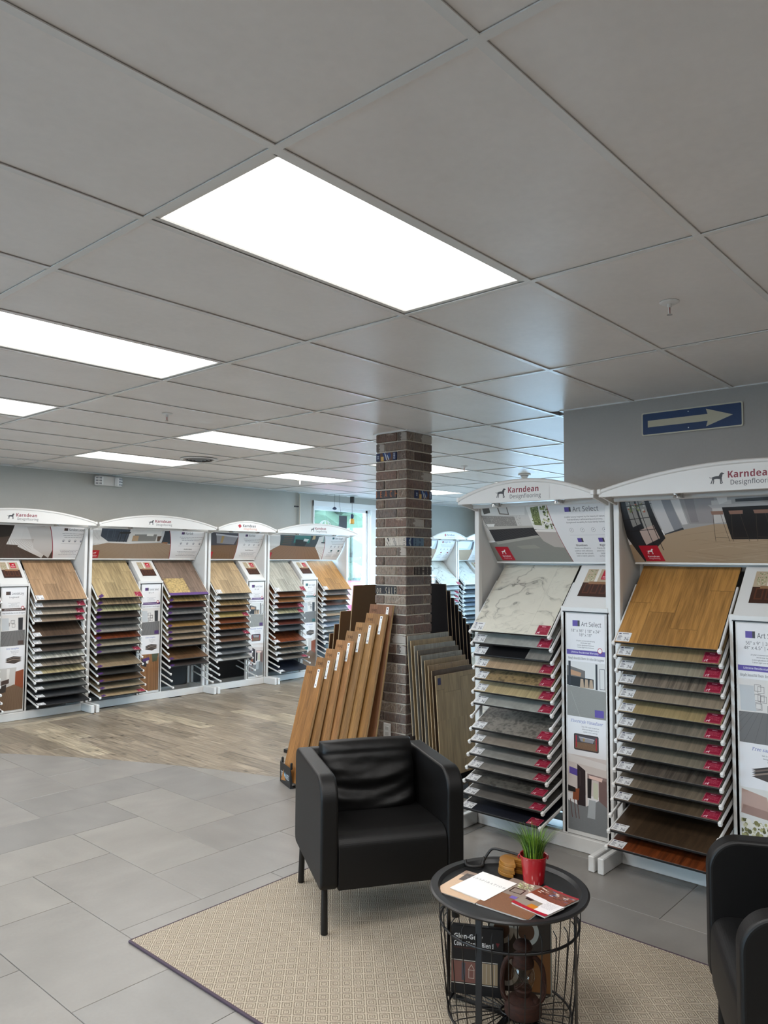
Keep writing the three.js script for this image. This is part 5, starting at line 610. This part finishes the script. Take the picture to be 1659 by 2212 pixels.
// ---------------------------------------------------------------- wall and ceiling fittings
{
  const s = thing('arrow_sign', 'blue sign with a cream arrow pointing right on the grey wall', 'sign', undefined, [XW - .006, 2.610, -.247], -Math.PI / 2);
  const rr2 = (w, h, r, d) => new THREE.ExtrudeGeometry(roundedRect(new THREE.Shape(), -w / 2, -h / 2, w / 2, h / 2, [r, r, r, r]), { depth: d, bevelEnabled: false });
  mesh('border', rr2(.612, .148, .012, .003), std('#cfcbb8', .5), s); mesh('blue_field', rr2(.596, .132, .008, .001).translate(0, 0, .0028), std('#0a2f5e', .45), s);
  const a = new THREE.Shape(); [[-.265, -.021], [.105, -.021], [.095, -.054], [.25, 0], [.095, .054], [.105, .021], [-.265, .021]].forEach(([x, y], i) => i ? a.lineTo(x, y) : a.moveTo(x, y)); a.closePath(); mesh('arrow', new THREE.ExtrudeGeometry(a, { depth: .0012, bevelEnabled: false }).translate(0, 0, .0036), std('#c3bda6', .55), s);
  for (const q of [-.05, .05]) mesh('screw', new THREE.CylinderGeometry(.0035, .0035, .003, 8).rotateX(Math.PI / 2).translate(-.01, q, .005), M.chrome, s);
}
const sprk = [[1.781, .299, 'right of the nearest light panel'], [1.804, -3.312, 'between light panels on the left'], [5.653, -3.477, 'right of the brick column'], [5.55, -6.05, 'near the window wall']];
for (const [x, z, w] of sprk) { const o = thing('fire_sprinkler', 'ceiling fire sprinkler ' + w, 'sprinkler', 'ceiling fire sprinklers', [x, H, z]); mesh('escutcheon', lathe([[0, -.004], [.030, -.003], [.038, .003], [.038, .006], [0, .006]], 28), M.whitePlastic, o); mesh('frame_arms', merge([rod([0, 0, 0], [0, -.018, 0], .009, 10), rod([-.008, -.016, 0], [-.005, -.046, 0], .0025, 6), rod([.008, -.016, 0], [.005, -.046, 0], .0025, 6)]), M.whitePlastic, o); mesh('bulb', rod([0, -.018, 0], [0, -.042, 0], .0022, 8), std('#b8282a', .2), o); mesh('deflector', new THREE.CylinderGeometry(.011, .011, .0016, 16).translate(0, -.047, 0), M.chrome, o); }
{
  const d = thing('smoke_detector', 'white dome smoke detector above the marble rack', 'detector', undefined, [6.745, H, -3.375]); mesh('base', lathe([[0, -.012], [.07, -.012], [.075, -.004], [.075, .005], [0, .005]], 32), M.whitePlastic, d); mesh('dome', lathe([[0, -.075], [.018, -.072], [.03, -.055], [.04, -.03], [.05, -.012], [0, -.012]], 28), M.whitePlastic, d);
  const v = thing('ceiling_vent', 'round white ceiling air vent beside a light panel', 'vent', undefined, [3.41, H, -5.235]); mesh('rim', lathe([[.17, .004], [.19, .002], [.195, -.004], [.18, -.010], [.16, -.006], [.155, .004]], 48), M.whitePlastic, v); for (let i = 0; i < 4; i++) mesh('cone', lathe([[.15 - i * .035, .0], [.135 - i * .035, -.012 - i * .003]], 40), std('#8c8c8c', .5), v); mesh('throat', new THREE.CylinderGeometry(.155, .155, .004, 40).translate(0, .004, 0), std('#2a2a2c', .8), v);
  const e = thing('emergency_light', 'white twin-head emergency light high on the left wall', 'emergency light', undefined, [3.565, 2.672, ZB]); mesh('case', cb(.22, .12, .05, .008, 0, .02, .025), M.whitePlastic, e); for (const s of [-1, 1]) { const hd = mesh('lamp_head', cb(.10, .115, .06, .012, 0, 0, 0), M.whitePlastic, e); hd.position.set(s * .13, .012, .07); hd.rotation.y = s * .5; for (let r = 0; r < 3; r++) for (let c = 0; c < 2; c++) mesh('led_lens', bx(.03, .018, .004, -.02 + c * .04, -.034 + r * .034, .031), std('#8d8f92', .3), hd); }
  const p = thing('wall_pipe', 'slim vertical cream conduit pipe on the back wall beside the window', 'pipe', undefined, [6.76, 0, ZB + .03]); mesh('conduit', new THREE.CylinderGeometry(.017, .017, H - .02, 12).translate(0, (H - .02) / 2, 0), std('#c9c7bb', .5), p); for (const y of [2.55, 1.2]) mesh('clamp', bx(.11, .018, .02, -.04, y, -.012), M.darkGrey, p);
  // pendant lamps in the window, a small screen
  const pn = thing('pendant_lamp', 'pendant with black cap and amber glass hanging before the window', 'pendant lamp', undefined, [7.72, H - .0, -7.19]); mesh('canopy', merge([bx(.13, .012, .13, 0, -.006, 0)]), M.whitePlastic, pn); mesh('black_cap', new THREE.CylinderGeometry(.036, .036, .10, 20).translate(0, -.062, 0), M.black, pn); mesh('cable', rod([0, -.11, 0], [0, -.30, 0], .003, 6), M.black, pn); mesh('socket', lathe([[0, -.37], [.02, -.37], [.03, -.335], [.02, -.30], [0, -.295]], 16), std('#25324f', .4), pn); mesh('amber_glass', lathe([[.015, -.37], [.036, -.385], [.038, -.45], [.034, -.455], [.034, -.39], [.012, -.372]], 20), std('#d9a445', .3), pn);
  const p2 = thing('pendant_lamp', 'small dark pendant hanging left of the amber one', 'pendant lamp', undefined, [7.32, H, -7.19]); mesh('cable', rod([0, 0, 0], [0, -.2, 0], .002, 6), M.black, p2); mesh('shade', lathe([[.01, -.2], [.035, -.225], [.03, -.24], [.01, -.25], [.008, -.245]], 16), std('#2a3a5a', .4), p2);
  const wl = thing('wire_lamp', 'white wire hoop lamp standing up behind the rack arch', 'lamp', undefined, [7.22, 2.02, -7.30]); for (let i = 0; i < 4; i++) { const h = new THREE.TorusGeometry(.09, .005, 6, 28, Math.PI).rotateY(i * .75).translate(0, .24, 0); mesh('hoop', h, M.whitePlastic, wl); } mesh('stem', rod([0, 0, 0], [0, .26, 0], .008, 8), M.whitePlastic, wl); mesh('stem_foot', new THREE.CylinderGeometry(.06, .06, .012, 20).translate(0, .006, 0), M.whitePlastic, wl);
  const sc = thing('hanging_screen', 'small black panel hanging before the window behind the rack arch', 'panel', undefined, [7.52, 2.30, -7.2]); mesh('panel', cb(.17, .27, .02, .004), std('#20242a', .5), sc); mesh('hanger', rod([-.05, .13, 0], [-.09, H - 2.30, 0], .002, 6), M.black, sc);
}
// ---------------------------------------------------------------- outside the windows
{
  const g = structure('ground_outside', 'grass and paving outside the windows'); g.userData.category = 'ground'; mesh('ground', merge([span(-60, 70, -.4, -.25, -70, ZB - T), span(XR + T, 70, -.4, -.25, ZB - T, 40), span(-60, XL - T, -.4, -.25, ZB - T, 40)]), std('#7d8288', .95), g);
  const lm = [std('#3e4d3a', .8), std('#48583f', .8), std('#344232', .8)];
  const tree = (x, z, s, label, i) => { const t = thing('garden_tree', label, 'tree', 'trees outside the windows', [x, -.25, z]); mesh('trunk', rod([0, 0, 0], [.1 * s, 2.2 * s, 0], .14 * s, 8, .08 * s), std('#5a4a3c', .9), t); const P = []; const list = []; for (let k = 0; k < 26; k++) { const gg = new THREE.IcosahedronGeometry(.55 * s * (.6 + rnd() * .6), 1), p = gg.attributes.position; for (let q = 0; q < p.count; q++) { const m = 1 + .35 * noise.noise(p.getX(q) * 3, p.getY(q) * 3, p.getZ(q) * 3 + k); p.setXYZ(q, p.getX(q) * m, p.getY(q) * m, p.getZ(q) * m); } gg.computeVertexNormals(); const a = rnd() * 6.28, r = Math.sqrt(rnd()) * 1.3 * s; list.push(gg.translate(Math.cos(a) * r, 1.6 * s + rnd() * 2.4 * s, Math.sin(a) * r)); } mesh('foliage', merge(list), lm[i % 3], t); };
  tree(12.4, -13.0, .95, 'green tree straight outside the back window', 0); tree(16.3, -15.6, 1.0, 'taller green tree further right outside the back window', 1); tree(18.2, -21.5, 1.2, 'green tree at the far right outside the back window', 2); tree(24.5, -26, 2.0, 'tall pale green tree furthest outside the back window', 2); tree(34, -13, 1.5, 'green tree outside the far end window', 1); tree(32, -7, 1.4, 'broad green tree outside the end window', 0);
  const car = thing('parked_car', 'red car parked outside the back window', 'car', undefined, [12.2, -.25, -11.2], .5), cs = new THREE.Shape(); [[-2, .35], [2, .35], [2.05, .75], [1.2, .9], [.6, 1.4], [-1, 1.42], [-1.7, .95], [-2.05, .85]].forEach(([x, y], i) => i ? cs.lineTo(x, y) : cs.moveTo(x, y)); cs.closePath(); mesh('body', new THREE.ExtrudeGeometry(cs, { depth: 1.6, bevelEnabled: true, bevelSize: .06, bevelThickness: .06, bevelSegments: 2 }).translate(0, 0, -.8), std('#7a2038', .3), car); mesh('glasshouse', bx(1.7, .36, 1.73, -.15, 1.13, 0), std('#1c2228', .1), car); for (const x of [-1.25, 1.25]) for (const z of [-.78, .78]) mesh('wheel', new THREE.CylinderGeometry(.32, .32, .22, 20).rotateX(Math.PI / 2).translate(x, .32, z), M.black, car);
}
renderer.render(scene, camera);
